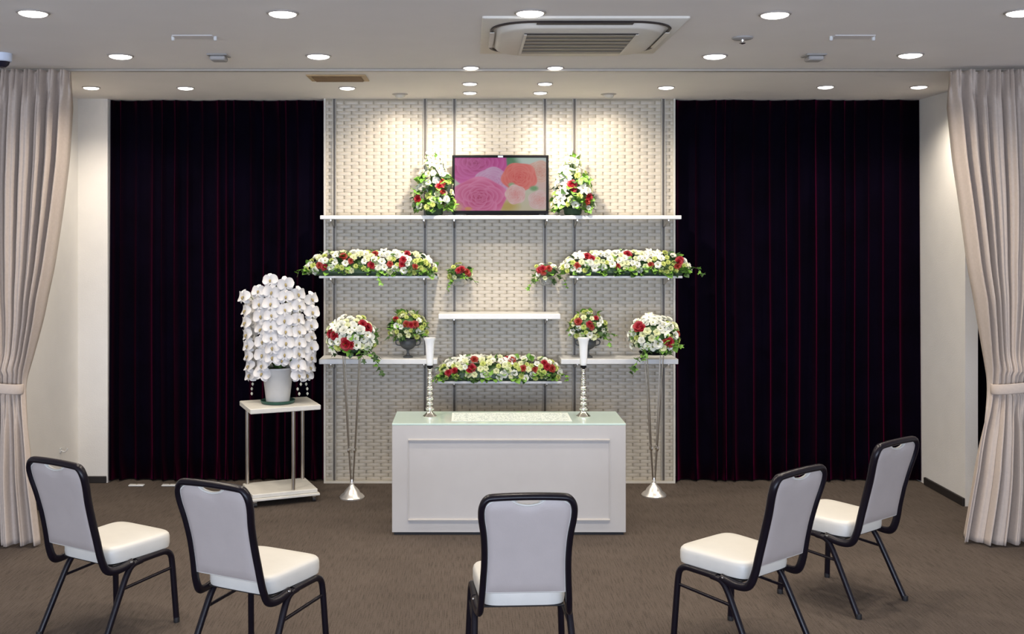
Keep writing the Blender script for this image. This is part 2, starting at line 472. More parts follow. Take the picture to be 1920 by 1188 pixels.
tied_curtain('beige pleated curtain tied back at the right edge of the room',
             [(118, 1784), (180, 1783), (300, 1793), (400, 1806), (500, 1818), (600, 1837), (680, 1853), (718, 1860), (760, 1856), (850, 1836), (950, 1820), (1030, 1807)], 1, 8)
# ceiling track of the curtains
tr = thing('curtain_track', (0.2, 6.235, H), 'slim metal curtain track running across the whole ceiling', 'curtain track')
MB().box(-4.4, 4.4, -0.014, 0.014, -0.016, -0.0005, 0.002).build('track', 'track_alu', tr)
MB().box(-4.4, 4.4, 0.016, 0.05, -0.010, -0.0005, 0.002).build('track_flange', 'plastic_ceiling', tr)

# ------------------------------------------------------------------ altar shelves
YF, YB = 7.40, 7.638
def shelf(x0p, x1p, ytp, th, label, group, brackets):
    x0, x1 = fx(x0p, YF), fx(x1p, YF); z = fz(ytp, YF); xc = (x0 + x1) / 2
    t = thing('wall_shelf', (xc, (YF + YB) / 2, z - th), label, 'shelf', group)
    MB().box(x0 - xc, x1 - xc, YF - t.location.y, YB - t.location.y, 0, th, 0.003).build('shelf_board', 'shelf_white', t)
    for px in brackets:
        x = fx(px, YW) - xc
        MB().loft([[(x - 0.004, 0.119, -0.0005), (x + 0.004, 0.119, -0.0005), (x + 0.004, 0.119, -0.06), (x - 0.004, 0.119, -0.06)],
                   [(x - 0.004, -0.07, -0.0005), (x + 0.004, -0.07, -0.0005), (x + 0.004, -0.07, -0.012), (x - 0.004, -0.07, -0.012)]]).build('bracket', 'steel', t, smooth=False)
    return z
GS = 'white shelves on the altar wall'
Z_TOP = shelf(600, 1278, 403.5, 0.028, 'long white shelf across the tiled wall, carrying the screen', GS, RAILS)
Z_L2 = shelf(598, 821, 517, 0.017, 'thin white shelf under the left flower bed, level with the right one', GS, RAILS[:2])
shelf(1068, 1280, 517, 0.017, 'thin white shelf under the right flower bed, beside the right velvet', GS, RAILS[4:])
shelf(822, 1051, 588.5, 0.037, 'short empty white shelf in the middle of the tiled wall', GS, RAILS[2:4])
Z_LO = shelf(598, 820, 673, 0.036, 'thick white shelf holding the left grey urn', GS, RAILS[:2])
shelf(1052, 1272, 673, 0.036, 'thick white shelf holding the right grey urn', GS, RAILS[4:])
Z_C = shelf(820, 1054, 714.5, 0.018, 'lowest thin white shelf under the central flower bed', GS, RAILS[2:4])

# ------------------------------------------------------------------ television
def tv():
    Y = 7.50
    x0, x1 = fx(848, Y), fx(1028.5, Y); zt = fz(291, Y); zb = fz(401, Y)
    xc = (x0 + x1) / 2
    t = thing('television', (xc, Y, Z_TOP + 0.0005), 'flat black television showing pink and peach roses on the long top shelf', 'television')
    B = Z_TOP + 0.0005
    W = (x1 - x0) / 2; h0, h1 = zb - B, zt - B
    h0 = max(h0, 0.012)
    b = 0.018
    m = MB(); m.box(-W, W, -0.004, 0.04, h0, h1, 0.004); m.build('casing', 'tv_black', t)
    bz = MB()
    bz.box(-W, W, -0.014, -0.0045, h1 - b, h1, 0.002)
    bz.build('bezel_top', 'tv_black', t)
    MB().box(-W, W, -0.014, -0.0045, h0, h0 + 0.022, 0.002).build('bezel_bottom', 'tv_black', t)
    for s in (-1, 1):
        MB().box(min(s * W, s * (W - b)), max(s * W, s * (W - b)), -0.014, -0.0045, h0 + 0.0225, h1 - b - 0.0005, 0.002).build('bezel_side', 'tv_black', t)
    MB().box(-0.018, 0.018, -0.016, -0.0145, h1 - 0.016, h1 - 0.004).build('badge', 'tv_silver', t)
    fo = MB(); fo.box(-W * 0.72, W * 0.80, -0.055, 0.055, 0.0, 0.011, 0.003); fo.build('stand_foot', 'tv_black', t)
    # picture on the screen, computed as plain colour per vertex
    sx0, sx1, sz0, sz1 = -W + b, W - b, h0 + 0.0225, h1 - b
    nx, nz = 210, 122
    U, V = np.meshgrid(np.linspace(0, 1, nx + 1), np.linspace(1, 0, nz + 1))     # V: 0 = top
    Xp = 540 + U * 820; Yp = 125 + V * 475
    rng = np.random.RandomState(4)
    img = np.zeros(U.shape + (3,))
    top = np.array([188, 200, 196.]); bot = np.array([196, 186, 160.])
    img[:] = top + (bot - top) * V[..., None]
    def blob(cx, cy, rx, ry, col, soft=0.5):
        d = np.sqrt(((Xp - cx) / rx) ** 2 + ((Yp - cy) / ry) ** 2)
        a = np.clip((1 - d) / soft, 0, 1)[..., None]
        img[:] = img * (1 - a) + np.array(col, float) * a
    def rose(cx, cy, R, dark, mid, light, seed, sq=0.85, rot=0.0):
        rs = np.random.RandomState(seed)
        dx = (Xp - cx) / R; dy = (Yp - cy) / (R * sq)
        edge = 1 + 0.05 * np.sin(5 * np.arctan2(dy, dx) + seed)
        if True:
            img_l = np.zeros_like(img); amask = np.clip((edge - np.hypot(dx, dy)) / 0.06, 0, 1)
            img_l[:] = np.array(light) * 0.5 + np.array(mid) * 0.5
            r = 1.0; k = 0
            while r > 0.10:                       # overlapping petals, outermost first, each a shifted disc
                n = 5 if r > 0.5 else 4 if r > 0.25 else 3
                for q in range(n):
                    th = rot + 2 * PI * (q / n + 0.37 * k) + rs.rand() * 0.5
                    off = r * 0.42; pr = r * 0.66
                    px, py = off * math.cos(th), off * math.sin(th)
                    d = np.hypot(dx - px, dy - py) / pr
                    a = np.clip((1 - d) / 0.06, 0, 1) * amask
                    base = np.array(mid) * (0.35 + 0.65 * r) + np.array(dark) * (0.65 - 0.65 * r)
                    rim = np.clip((d - 0.55) / 0.45, 0, 1)[..., None]
                    c = base * (1 - rim) + (base * 0.35 + np.array(light) * 0.65) * rim
                    dp = np.clip(1 - d, 0, 1)[..., None]
                    c = c * (1 - 0.35 * dp) + np.array(dark) * 0.35 * dp
                    img_l[:] = img_l * (1 - a[..., None]) + c * a[..., None]
                r *= 0.80; k += 1
            img[:] = img * (1 - amask[..., None]) + img_l * amask[..., None]
    blob(1020, 170, 130, 110, (96, 140, 104), 0.6); blob(1190, 130, 120, 60, (186, 204, 192), 0.8)
    blob(1330, 330, 110, 190, (206, 178, 170), 0.7); blob(1010, 560, 140, 70, (186, 164, 92), 0.7)
    rose(1300, 250, 120, (196, 120, 104), (208, 166, 150), (214, 206, 196), 21)
    rose(730, 170, 300, (150, 38, 104), (196, 82, 152), (214, 130, 186), 5, 0.72)
    rose(880, 340, 165, (190, 128, 168), (196, 150, 184), (208, 182, 204), 9, 0.8)
    rose(1120, 300, 165, (200, 74, 72), (216, 112, 102), (224, 150, 140), 12, 0.82)
    rose(760, 480, 255, (160, 44, 92), (206, 104, 148), (222, 160, 190), 3, 0.72)
    blob(1250, 400, 50, 30, (120, 158, 112), 0.6); blob(1050, 370, 40, 30, (150, 176, 136), 0.6)
    rose(1300, 505, 105, (206, 130, 122), (206, 176, 172), (216, 206, 202), 15, 0.85)
    rose(1085, 455, 95, (208, 112, 112), (212, 172, 168), (220, 204, 200), 17, 0.95)
    blob(570, 570, 60, 60, (196, 160, 130), 0.8); blob(660, 583, 45, 22, (206, 150, 96), 0.6)
    img[:] = np.clip((img - 165.0) * 1.2 + 160.0, 4, 250)
    lin = np.where(img / 255 <= 0.04045, img / 255 / 12.92, ((img / 255 + 0.055) / 1.055) ** 2.4)
    vs = [(sx0 + (sx1 - sx0) * i / nx, -0.006, sz1 + (sz0 - sz1) * j / nz) for j in range(nz + 1) for i in range(nx + 1)]
    fs = [(a, a + 1, a + nx + 2, a + nx + 1) for j in range(nz) for i in range(nx) for a in (j * (nx + 1) + i,)]
    fs = [q[::-1] for q in fs]
    lin = lin[::-1] if False else lin
    sm = bpy.data.materials.new('screen_picture'); sm.use_nodes = True
    b_ = sm.node_tree.nodes['Principled BSDF']; at = sm.node_tree.nodes.new('ShaderNodeVertexColor'); at.layer_name = 'picture'
    b_.inputs['Base Color'].default_value = (0.01, 0.01, 0.01, 1); b_.inputs['Roughness'].default_value = 0.35; b_.inputs['Specular IOR Level'].default_value = 0.15
    sm.node_tree.links.new(at.outputs['Color'], b_.inputs['Emission Color']); b_.inputs['Emission Strength'].default_value = 0.62
    MATS['screen_picture'] = sm
    o = MB().add(vs, fs).build('screen', 'screen_picture', t, smooth=False)
    ca = o.data.color_attributes.new('picture', 'FLOAT_COLOR', 'POINT')
    # V grid starts at the bottom row of the array: row 0 has V = 1
    arr = np.ones((nz + 1, nx + 1, 4)); arr[..., :3] = lin[::-1]
    ca.data.foreach_set('color', arr.reshape(-1))
    return t
tv()

# ------------------------------------------------------------------ flower parts (shared meshes)
def petal(m, ang, L, W, tilt, cup, base=0.0, z0=0.0, nu=2, nv=3, tip=0.5):
    """one petal: grows outward at angle ang, tilted up by tilt, edges cupped"""
    ca, sa = math.cos(ang), math.sin(ang)
    def fn(u, v):
        s = (u - 0.5) * 2
        wv = W * (math.sin(PI * min(1.0, 0.12 + v * (1 - tip * 0.5))) ** 0.7) if v < 1 else W * tip * 0.45
        x = s * wv
        th = tilt - cup * v
        r = base + L * v * math.cos(tilt - cup * v * 0.5); z = z0 + L * v * math.sin(tilt - cup * v * 0.5) + 0.25 * abs(s) ** 2 * wv
        return (r * ca - x * sa, r * sa + x * ca, z)
    m.grid(fn, nu, nv)
def flower_mesh(name, mats, layers, eye=None):
    m = MB()
    for (n, L, W, tilt, cup, base, z0, ph) in layers:
        for k in range(n):
            petal(m, 2 * PI * (k + ph) / n + 0.13 * math.sin(k * 5.1), L, W, math.radians(tilt), math.radians(cup), base, z0)
    if eye:
        m.cur = 1
        m.lathe([(eye[0], eye[1] - eye[0] * 0.3), (eye[0] * 0.8, eye[1] + eye[0] * 0.25), (eye[0] * 0.25, eye[1] + eye[0] * 0.45)], 8)
    return m.mesh(name, mats, angle=60)
# sizes in units of one flower radius
M_ROSE = lambda n, a: flower_mesh(n, [a], [(5, 1.0, 0.62, 35, 55, 0.05, -0.15, 0), (5, 0.82, 0.56, 58, 45, 0.04, -0.05, 0.5), (4, 0.62, 0.45, 74, 35, 0.03, 0.0, 0.2), (3, 0.5, 0.32, 85, 30, 0.02, 0.06, 0.7)])
M_RED, M_CORAL = M_ROSE('red_rose', 'petal_red'), M_ROSE('coral_rose', 'petal_coral')
M_WROSE = M_ROSE('white_rose', 'petal_white')
M_EUST = flower_mesh('white_eustoma', ['petal_white', 'flower_eye'], [(6, 1.0, 0.55, 42, 40, 0.05, -0.2, 0), (5, 0.8, 0.5, 58, 35, 0.05, -0.1, 0.5)], (0.22, 0.12))
M_CREAM = flower_mesh('cream_eustoma', ['petal_cream', 'flower_eye'], [(6, 1.0, 0.55, 42, 40, 0.05, -0.2, 0), (5, 0.8, 0.5, 60, 35, 0.05, -0.1, 0.5), (4, 0.5, 0.35, 75, 30, 0.05, -0.1, 0.2)], (0.14, 0.1))
M_LILY = flower_mesh('white_lily', ['petal_white', 'flower_eye'], [(3, 1.35, 0.34, 38, 50, 0.03, -0.2, 0), (3, 1.3, 0.30, 42, 50, 0.03, -0.2, 0.5)], (0.12, 0.15))
M_LIME = flower_mesh('lime_chrysanthemum', ['petal_lime'], [(9, 0.9, 0.24, 15, 30, 0.05, 0, 0), (8, 0.8, 0.22, 40, 30, 0.05, 0, 0.5), (7, 0.6, 0.2, 62, 25, 0.03, 0, 0.2), (4, 0.45, 0.18, 80, 20, 0.02, 0, 0.6)])
def leaf_mesh(name, mt):
    m = MB()
    def fn(u, v):
        s = (u - 0.5) * 2; wv = 0.42 * math.sin(PI * (0.04 + 0.95 * v)) ** 0.8
        return (v * 1.0, s * wv, 0.18 * math.sin(PI * v) + 0.2 * abs(s) * wv)
    m.grid(fn, 4, 5); return m.mesh(name, [mt], angle=80)
def ivy_mesh(name, mt):
    m = MB(); pts = []
    for k in range(20):
        a = 2 * PI * k / 20
        r = 0.5 + 0.2 * math.cos(5 * a) * (1 if math.cos(a) > -0.8 else 0.2)
        pts.append((0.45 + r * math.cos(a), r * math.sin(a) * 0.95, 0.1 * math.cos(2 * a)))
    m.add([(0.4, 0, 0.1)] + pts, [(0, k + 1, (k + 1) % 20 + 1) for k in range(20)])
    return m.mesh(name, [mt], angle=80)
M_LEAFD, M_LEAFB = leaf_mesh('leaf', 'leaf_dark'), leaf_mesh('bright_leaf', 'leaf_bright')
M_IVYD, M_IVYB = ivy_mesh('ivy_leaf', 'leaf_dark'), ivy_mesh('ivy_leaf_bright', 'leaf_bright')

def aim(nrm, spin):
    q = Vector(nrm).normalized().to_track_quat('Z', 'Y')
    return (q @ Euler((0, 0, spin)).to_quaternion()).to_euler()
FL = {'w': ('white_eustoma', M_EUST, 0.026), 'r': ('red_rose', M_RED, 0.029), 'c': ('cream_eustoma', M_CREAM, 0.025),
      'l': ('lime_chrysanthemum', M_LIME, 0.024), 'y': ('white_lily', M_LILY, 0.034), 'k': ('coral_rose', M_CORAL, 0.026), 'o': ('white_rose', M_WROSE, 0.028)}
def put_flower(t, code, p, nrm, rnd, size=1.0):
    n, me, r = FL[code]
    link(n, me, t, p, aim(nrm, rnd.random() * 6.28), r * size * (0.85 + 0.3 * rnd.random()))
def put_leaf(t, p, nrm, rnd, size, bright, ivy=False):
    me = (M_IVYB if bright else M_IVYD) if ivy else (M_LEAFB if bright else M_LEAFD)
    d = Vector(nrm).normalized()
    q = d.to_track_quat('X', 'Z') @ Euler((rnd.uniform(-0.8, 0.8), rnd.uniform(-0.4, 0.5), 0)).to_quaternion()
    link('ivy_leaf' if ivy else 'leaf', me, t, p, q.to_euler(), size * (0.8 + 0.4 * rnd.random()))
def pick(rnd, weights):
    s = rnd.random() * sum(weights.values())
    for k, v_ in weights.items():
        s -= v_
        if s <= 0: return k
    return 'w'
def trail(t, pts, rnd, size=0.034, step=0.02):
    path = catmull(pts, 6)
    MB().tube(path, 0.0018, seg=5).build('ivy_stem', 'stem_green', t)
    acc = 0
    for a, b in zip(path, path[1:]):
        acc += (b - a).length
        if acc > step:
            acc = 0
            sd = Vector((rnd.uniform(-1, 1), -0.8 + rnd.uniform(-0.4, 0.3), rnd.uniform(-0.8, 0.3)))
            put_leaf(t, a, sd, rnd, size, rnd.random() < 0.7, True)

# flower beds on shelves -------------------------------------------------------
def flower_bed(x0p, x1p, z, hgt, label, seed, reds, overhang=()):
    rnd = random.Random(seed)
    Yc = 7.49
    x0, x1 = fx(x0p, Yc), fx(x1p, Yc); L = (x1 - x0) / 2; xc = (x0 + x1) / 2
    t = thing('flower_bed', (xc, Yc, z + 0.0005), label, 'flowers', 'flower beds on the altar shelves')
    MB().box(-L * 0.84, L * 0.84, -0.07, 0.07, 0, 0.035, 0.006).build('tray', 'foam_tray', t)
    # low foliage mound below the blossoms
    def mound(u, v):
        s = (u - 0.5) * 2; e = max(0.0, 1 - abs(s) ** 5) ** 0.5; a = PI * v
        return (s * L * 0.94, -0.076 * math.cos(a) * (0.4 + 0.6 * e), 0.02 + (hgt - 0.075) * e * math.sin(a) ** 0.8)
    MB().grid(mound, 30, 10, flip=True).build('foliage_mound', 'leaf_dark', t, angle=80)
    taken = []
    def place(u, ph, code, size=1.0):
        s = u; e = max(0.15, 1 - abs(s) ** 5) ** 0.5
        a = ph
        p = (s * L * 0.97, -0.100 * math.cos(a) * (0.5 + 0.5 * e), 0.012 + (hgt - 0.03) * e * math.sin(a) ** 0.85 + 0.01 * rnd.random())
        nrm = (s ** 5 * 1.2 + rnd.uniform(-.25, .25), -math.cos(a) - 0.45 + rnd.uniform(-.2, .2), math.sin(a) * 0.9 + rnd.uniform(-.15, .2))
        for q in taken:
            if (Vector(q) - Vector(p)).length < 0.027: return
        taken.append(p)
        put_flower(t, code, p, nrm, rnd, size)
    for (u, ph, c) in reds: place(u, ph, c, 1.05)
    n = int(L * 2 / 0.037)
    for row, ph in enumerate((0.16, 0.42, 0.70, 1.0, 1.35, 1.8, 2.4)):
        for k in range(n + 1):
            u = -1 + 2 * (k + (row % 2) * 0.5 + rnd.uniform(-0.25, 0.25)) / n
            if abs(u) > 0.99: continue
            wts = {'w': 2.6, 'c': 2.6, 'l': 3.4, 'o': 0.6} if row < 3 else {'w': 4, 'o': 1.5, 'c': 3, 'y': 1.5, 'l': 1.0}
            if rnd.random() < 0.86: place(u, ph + rnd.uniform(-0.12, 0.12), pick(rnd, wts))
    for k in range(int(L * 2 * 130)):
        u = rnd.uniform(-1, 1); a = rnd.choice((rnd.uniform(-0.15, 0.35), rnd.uniform(0, 2.8)))
        e = max(0.1, 1 - abs(u) ** 5) ** 0.5
        p = (u * L * 0.96, -0.085 * math.cos(a), 0.012 + (hgt - 0.05) * e * max(0, math.sin(a)))
        put_leaf(t, p, (u ** 3 + rnd.uniform(-.5, .5), -math.cos(a), math.sin(a) * 0.8 + rnd.uniform(-.4, .3)), rnd, 0.050, rnd.random() < 0.55)
    for pts in overhang: trail(t, pts, rnd)
    return t
flower_bed(571, 822, Z_L2, 0.178, 'long bed of white, lime and red flowers on the thin left shelf', 11,
           [(-0.78, 0.4, 'k'), (-0.70, 0.3, 'r'), (-0.42, 0.95, 'k'), (-0.30, 0.55, 'k'), (0.02, 0.35, 'r'), (0.06, 1.2, 'k'), (0.30, 0.35, 'k'), (0.48, 0.38, 'r'), (0.50, 0.6, 'r'), (0.55, 1.15, 'r'), (0.68, 0.32, 'k')],
           [[(0.05, -0.10, 0.03), (0.06, -0.125, 0.0), (0.07, -0.13, -0.05)], [(-0.44, -0.06, 0.05), (-0.50, -0.08, 0.04), (-0.52, -0.08, -0.01)]])
flower_bed(1050, 1296, Z_L2, 0.178, 'long bed of white, lime and red flowers on the thin right shelf', 12,
           [(-0.62, 1.0, 'r'), (-0.55, 0.75, 'r'), (-0.78, 0.4, 'k'), (-0.15, 0.32, 'k'), (0.02, 1.15, 'r'), (0.36, 0.4, 'k'), (0.84, 0.95, 'r'), (0.80, 0.62, 'r'), (0.78, 0.3, 'k')],
           [[(0.44, -0.06, 0.06), (0.50, -0.08, 0.05), (0.53, -0.08, -0.01)]])
flower_bed(816, 1056, Z_C, 0.172, 'central bed of white and red flowers on the lowest shelf above the table', 13,
           [(-0.82, 0.35, 'r'), (-0.72, 0.42, 'r'), (-0.48, 0.38, 'r'), (-0.44, 0.55, 'r'), (-0.40, 1.1, 'k'), (0.12, 1.2, 'r'), (0.20, 1.05, 'k'), (0.38, 0.5, 'k'), (0.56, 0.45, 'k'), (0.76, 0.7, 'r'), (0.72, 0.9, 'r'), (0.84, 0.6, 'k')],
           [[(-0.40, -0.08, 0.06), (-0.46, -0.10, 0.03), (-0.47, -0.10, 0.0)], [(0.42, -0.08, 0.06), (0.47, -0.10, 0.04), (0.485, -0.10, 0.005)]])

# dome bouquets ------------------------------------------------------------------
def dome(t, c, rx, ry, rz, rnd, reds, nflow, wts, low=-0.25, leaves=26, size=1.0, ivy=True):
    """blossoms spread over an ellipsoid round c (local), densest in front"""
    m = MB()
    m.lathe([(0.02, -0.35 * rz), (rx * 0.62, -0.2 * rz), (rx * 0.78, 0.12 * rz), (rx * 0.6, 0.52 * rz), (rx * 0.3, 0.75 * rz), (0.01, 0.82 * rz)], 14, c)
    m.build('foliage_mound', 'leaf_dark', t, angle=80)
    pts = []
    def put(d, code, s=1.0):
        p = Vector((c[0] + d.x * rx, c[1] + d.y * ry, c[2] + d.z * rz)); pts.append(p)
        nn = Vector((d.x / rx, d.y / ry, d.z / rz)).normalized() + Vector((0, -0.35, 0.1)) + Vector((rnd.uniform(-.2, .2), rnd.uniform(-.2, .2), rnd.uniform(-.2, .2)))
        put_flower(t, code, p, nn, rnd, s)
    for (az, el, code, s) in reds:
        d = Vector((math.sin(az) * math.cos(el), -math.cos(az) * math.cos(el), math.sin(el)))
        put(d, code, s)
    tries = 0; cnt = 0
    while cnt < nflow and tries < nflow * 30:
        tries += 1
        z = rnd.uniform(low, 0.98); a = rnd.uniform(-PI, PI)
        d = Vector((math.sin(a) * math.sqrt(1 - z * z), -math.cos(a) * math.sqrt(1 - z * z), z)) * rnd.uniform(0.88, 1.05)
        p = Vector((c[0] + d.x * rx, c[1] + d.y * ry, c[2] + d.z * rz))
        if any((p - q).length < 0.035 * size for q in pts): continue
        w_ = dict(wts)
        if z < 0.1: w_['l'] = w_.get('l', 0) + 2.5; w_['c'] = w_.get('c', 0) + 1
        put(d, pick(rnd, w_), size); cnt += 1
    for k in range(leaves):
        z = rnd.uniform(low - 0.2, 0.5); a = rnd.uniform(-PI, PI)
        d = Vector((math.sin(a) * math.sqrt(1 - z * z), -math.cos(a) * math.sqrt(1 - z * z), z))
        p = Vector((c[0] + d.x * rx * 0.8, c[1] + d.y * ry * 0.8, c[2] + d.z * rz * 0.85))
        put_leaf(t, p, d + Vector((0, 0, rnd.uniform(-.5, .2))), rnd, 0.05 * size, rnd.random() < 0.5, ivy and rnd.random() < 0.5)

GT = 'tall bouquets beside the screen'
def tall_bouquet(xp, label, seed, flip, reds):
    rnd = random.Random(seed); Y = 7.47
    t = thing('tall_bouquet', (fx(xp, Y), Y, Z_TOP + 0.0005), label, 'flowers', GT)
    MB().lathe([(0.05, 0), (0.062, 0.01), (0.066, 0.05), (0.058, 0.052), (0.05, 0.02)], 20).build('bowl', 'foam_tray', t)
    core = MB().lathe([(0.045, 0.05), (0.055, 0.09), (0.042, 0.19), (0.025, 0.28), (0.010, 0.34), (0.004, 0.36)], 14)
    core.build('foliage_mound', 'leaf_dark', t, angle=80)
    pts = []
    def cone(z):           # silhouette radius at height z
        return interp([(0.5, 0.012), (0.44, 0.03), (0.36, 0.065), (0.28, 0.105), (0.18, 0.14), (0.08, 0.155), (0.0, 0.13)], z)
    def put(az, z, code, s):
        r = cone(z) * rnd.uniform(0.85, 1.0)
        p = Vector((math.sin(az) * r, -math.cos(az) * r * 0.72, z)); pts.append(p)
        put_flower(t, code, p, (math.sin(az), -math.cos(az) - 0.3, 0.35 + rnd.uniform(-.2, .2)), rnd, s)
    for (az, z, code, s) in reds: put(az * flip, z, code, s)
    n = 0; tr = 0
    while n < 64 and tr < 4000:
        tr += 1
        z = rnd.uniform(0.05, 0.33) if rnd.random() < 0.85 else rnd.uniform(0.30, 0.40); az = rnd.uniform(-PI, PI)
        r = cone(z); p = Vector((math.sin(az) * r, -math.cos(az) * r * 0.72, z))
        if any((p - q).length < 0.037 for q in pts): continue
        code = pick(rnd, {'y': 2.5, 'w': 3, 'o': 2, 'c': 3, 'l': 1.6}) if z > 0.1 else pick(rnd, {'l': 4, 'c': 2, 'w': 1.5})
        put(az, z, code, 1.1); n += 1
    for k in range(7):     # slender top sprigs with small buds
        a = rnd.uniform(-PI, PI); h = rnd.uniform(0.36, 0.47); x = 0.05 * math.sin(a); y = -0.035 * math.cos(a)
        MB().tube(catmull([(x * 0.4, y * 0.4, 0.25), (x * 0.9, y * 0.9, h * 0.85), (x * 1.1, y, h)], 4), 0.002, seg=5).build('sprig_stem', 'stem_green', t)
        for q in range(3):
            put_flower(t, 'c' if q else 'o', (x * (0.9 + 0.1 * q) + rnd.uniform(-.015, .015), y, h - 0.03 * q), (rnd.uniform(-.5, .5), -1, 0.5), rnd, 0.5)
        put_leaf(t, (x * 0.9, y, h * 0.88), (x, -0.3, 0.4), rnd, 0.04, True)
    for k in range(110):
        a = rnd.uniform(-PI, PI); z = rnd.uniform(0.03, 0.12) if k < 50 else rnd.uniform(0.1, 0.3); r = cone(z) * 0.72
        put_leaf(t, (math.sin(a) * r, -math.cos(a) * r * 0.7, z), (math.sin(a), -math.cos(a), rnd.uniform(-0.5, 0.4)), rnd, 0.06, rnd.random() < 0.75, k % 3 == 0)
tall_bouquet(814, 'tall white bouquet with red roses left of the television', 21, 1,
             [(0.35, 0.20, 'r', 1.15), (0.62, 0.235, 'k', 1.1), (0.50, 0.165, 'k', 0.95), (-0.95, 0.115, 'r', 1.25)])
tall_bouquet(1074, 'tall white bouquet with red roses right of the television', 22, 1,
             [(-0.12, 0.215, 'r', 1.1), (-0.02, 0.18, 'r', 0.95), (0.85, 0.13, 'r', 1.2), (0.70, 0.095, 'k', 1.0)])

def posy(xp, yp, rail_px, label, seed, rx, reds, trails):
    rnd = random.Random(seed); Y = 7.555
    z = fz(yp, Y); x = fx(xp, Y)
    t = thing('wall_posy', (x, Y, z - 0.09), label, 'flowers', 'small posies on the middle rails')
    xr = fx(rail_px, YW) - x
    m = MB().lathe([(0.030, 0.0), (0.042, 0.012), (0.048, 0.06), (0.044, 0.061), (0.038, 0.014), (0.012, 0.006)], 18)
    m.build('holder', 'clear_acrylic', t)
    MB().tube([(0, 0.03, 0.03), (xr * 0.6, 0.07, 0.03), (xr, 0.0985, 0.03)], 0.004, seg=6).build('bracket_arm', 'steel', t)
    dome(t, (0, -0.005, 0.09), rx, 0.075, 0.075, rnd, reds, 11, {'w': 2, 'c': 3, 'l': 3}, low=-0.5, leaves=22, size=0.85)
    for pts in trails: trail(t, pts, rnd, 0.03, 0.017)
posy(861, 513, 852, 'small red and white posy on the rail beside the left flower bed', 31, 0.085,
     [(-0.05, 0.35, 'r', 1.0), (0.25, 0.5, 'r', 0.9), (0.75, 0.2, 'k', 1.0), (0.95, 0.0, 'k', 0.8)],
     [[(-0.04, -0.06, 0.07), (-0.07, -0.07, 0.02), (-0.09, -0.06, -0.02)], [(0.05, -0.06, 0.07), (0.10, -0.06, 0.05), (0.125, -0.05, 0.02)]])
posy(1024, 512, 1021.5, 'small red and white posy on the rail beside the right flower bed', 32, 0.10,
     [(-0.35, 0.45, 'r', 1.05), (-0.25, 0.15, 'k', 1.0), (0.15, 0.5, 'k', 0.95), (-0.55, 0.35, 'r', 0.9)],
     [[(-0.05, -0.06, 0.06), (-0.10, -0.07, 0.03), (-0.135, -0.06, -0.015)], [(0.06, -0.06, 0.07), (0.12, -0.07, 0.05), (0.15, -0.06, -0.02)]])

def urn_bouquet(xp, label, seed, reds, trails):
    rnd = random.Random(seed); Y = 7.50; x = fx(xp, Y)
    t = thing('urn_bouquet', (x, Y, Z_LO + 0.0005), label, 'flowers', 'urn bouquets on the thick shelves')
    u = MB().lathe([(0.036, 0), (0.034, 0.008), (0.014, 0.018), (0.009, 0.035), (0.013, 0.055), (0.034, 0.064), (0.056, 0.085), (0.061, 0.108), (0.056, 0.122), (0.063, 0.130), (0.064, 0.136), (0.05, 0.135), (0.045, 0.11)], 28).build('urn', 'urn', t)
    for s in (-1, 1):
        MB().tube(catmull([(s * 0.054, 0, 0.085), (s * 0.082, 0, 0.093), (s * 0.086, 0, 0.118), (s * 0.062, 0, 0.127)], 5), 0.0042, seg=7).build('urn_handle', 'urn', u)
    dome(t, (0, 0, 0.205), 0.135, 0.10, 0.115, rnd, reds, 58, {'w': 3, 'c': 3, 'l': 3.2}, low=-0.45, leaves=60, size=0.9)
    for k in range(6):
        a = rnd.uniform(-1, 1); put_flower(t, 'l', (0.08 * a, -0.02, 0.325 + rnd.uniform(-.01, .015) - 0.03 * abs(a)), (a, -0.6, 1), rnd, 0.75)
        put_leaf(t, (0.07 * a, 0, 0.30), (a * 0.6, -0.2, 1), rnd, 0.05, True)
    for pts in trails: trail(t, pts, rnd)
urn_bouquet(765, 'grey urn of white, lime and coral flowers on the left thick shelf', 41,
            [(-0.05, 0.35, 'k', 1.1), (0.45, 0.35, 'k', 1.1), (-1.0, 0.7, 'r', 0.9), (0.2, 0.3, 'r', 0.9)],
            [[(-0.10, -0.05, 0.18), (-0.14, -0.07, 0.15), (-0.155, -0.07, 0.13)], [(0.11, -0.04, 0.18), (0.155, -0.06, 0.15), (0.16, -0.06, 0.11)]])
urn_bouquet(1102, 'grey urn of white, lime and coral flowers on the right thick shelf', 42,
            [(-0.70, 0.5, 'k', 1.1), (0.02, 0.35, 'r', 1.1), (0.1, 0.2, 'k', 1.0), (0.6, 0.8, 'r', 0.8)],
            [[(0.10, -0.05, 0.19), (0.17, -0.07, 0.17), (0.20, -0.07, 0.16)], [(0.09, -0.05, 0.17), (0.14, -0.07, 0.13), (0.15, -0.07, 0.09)]])

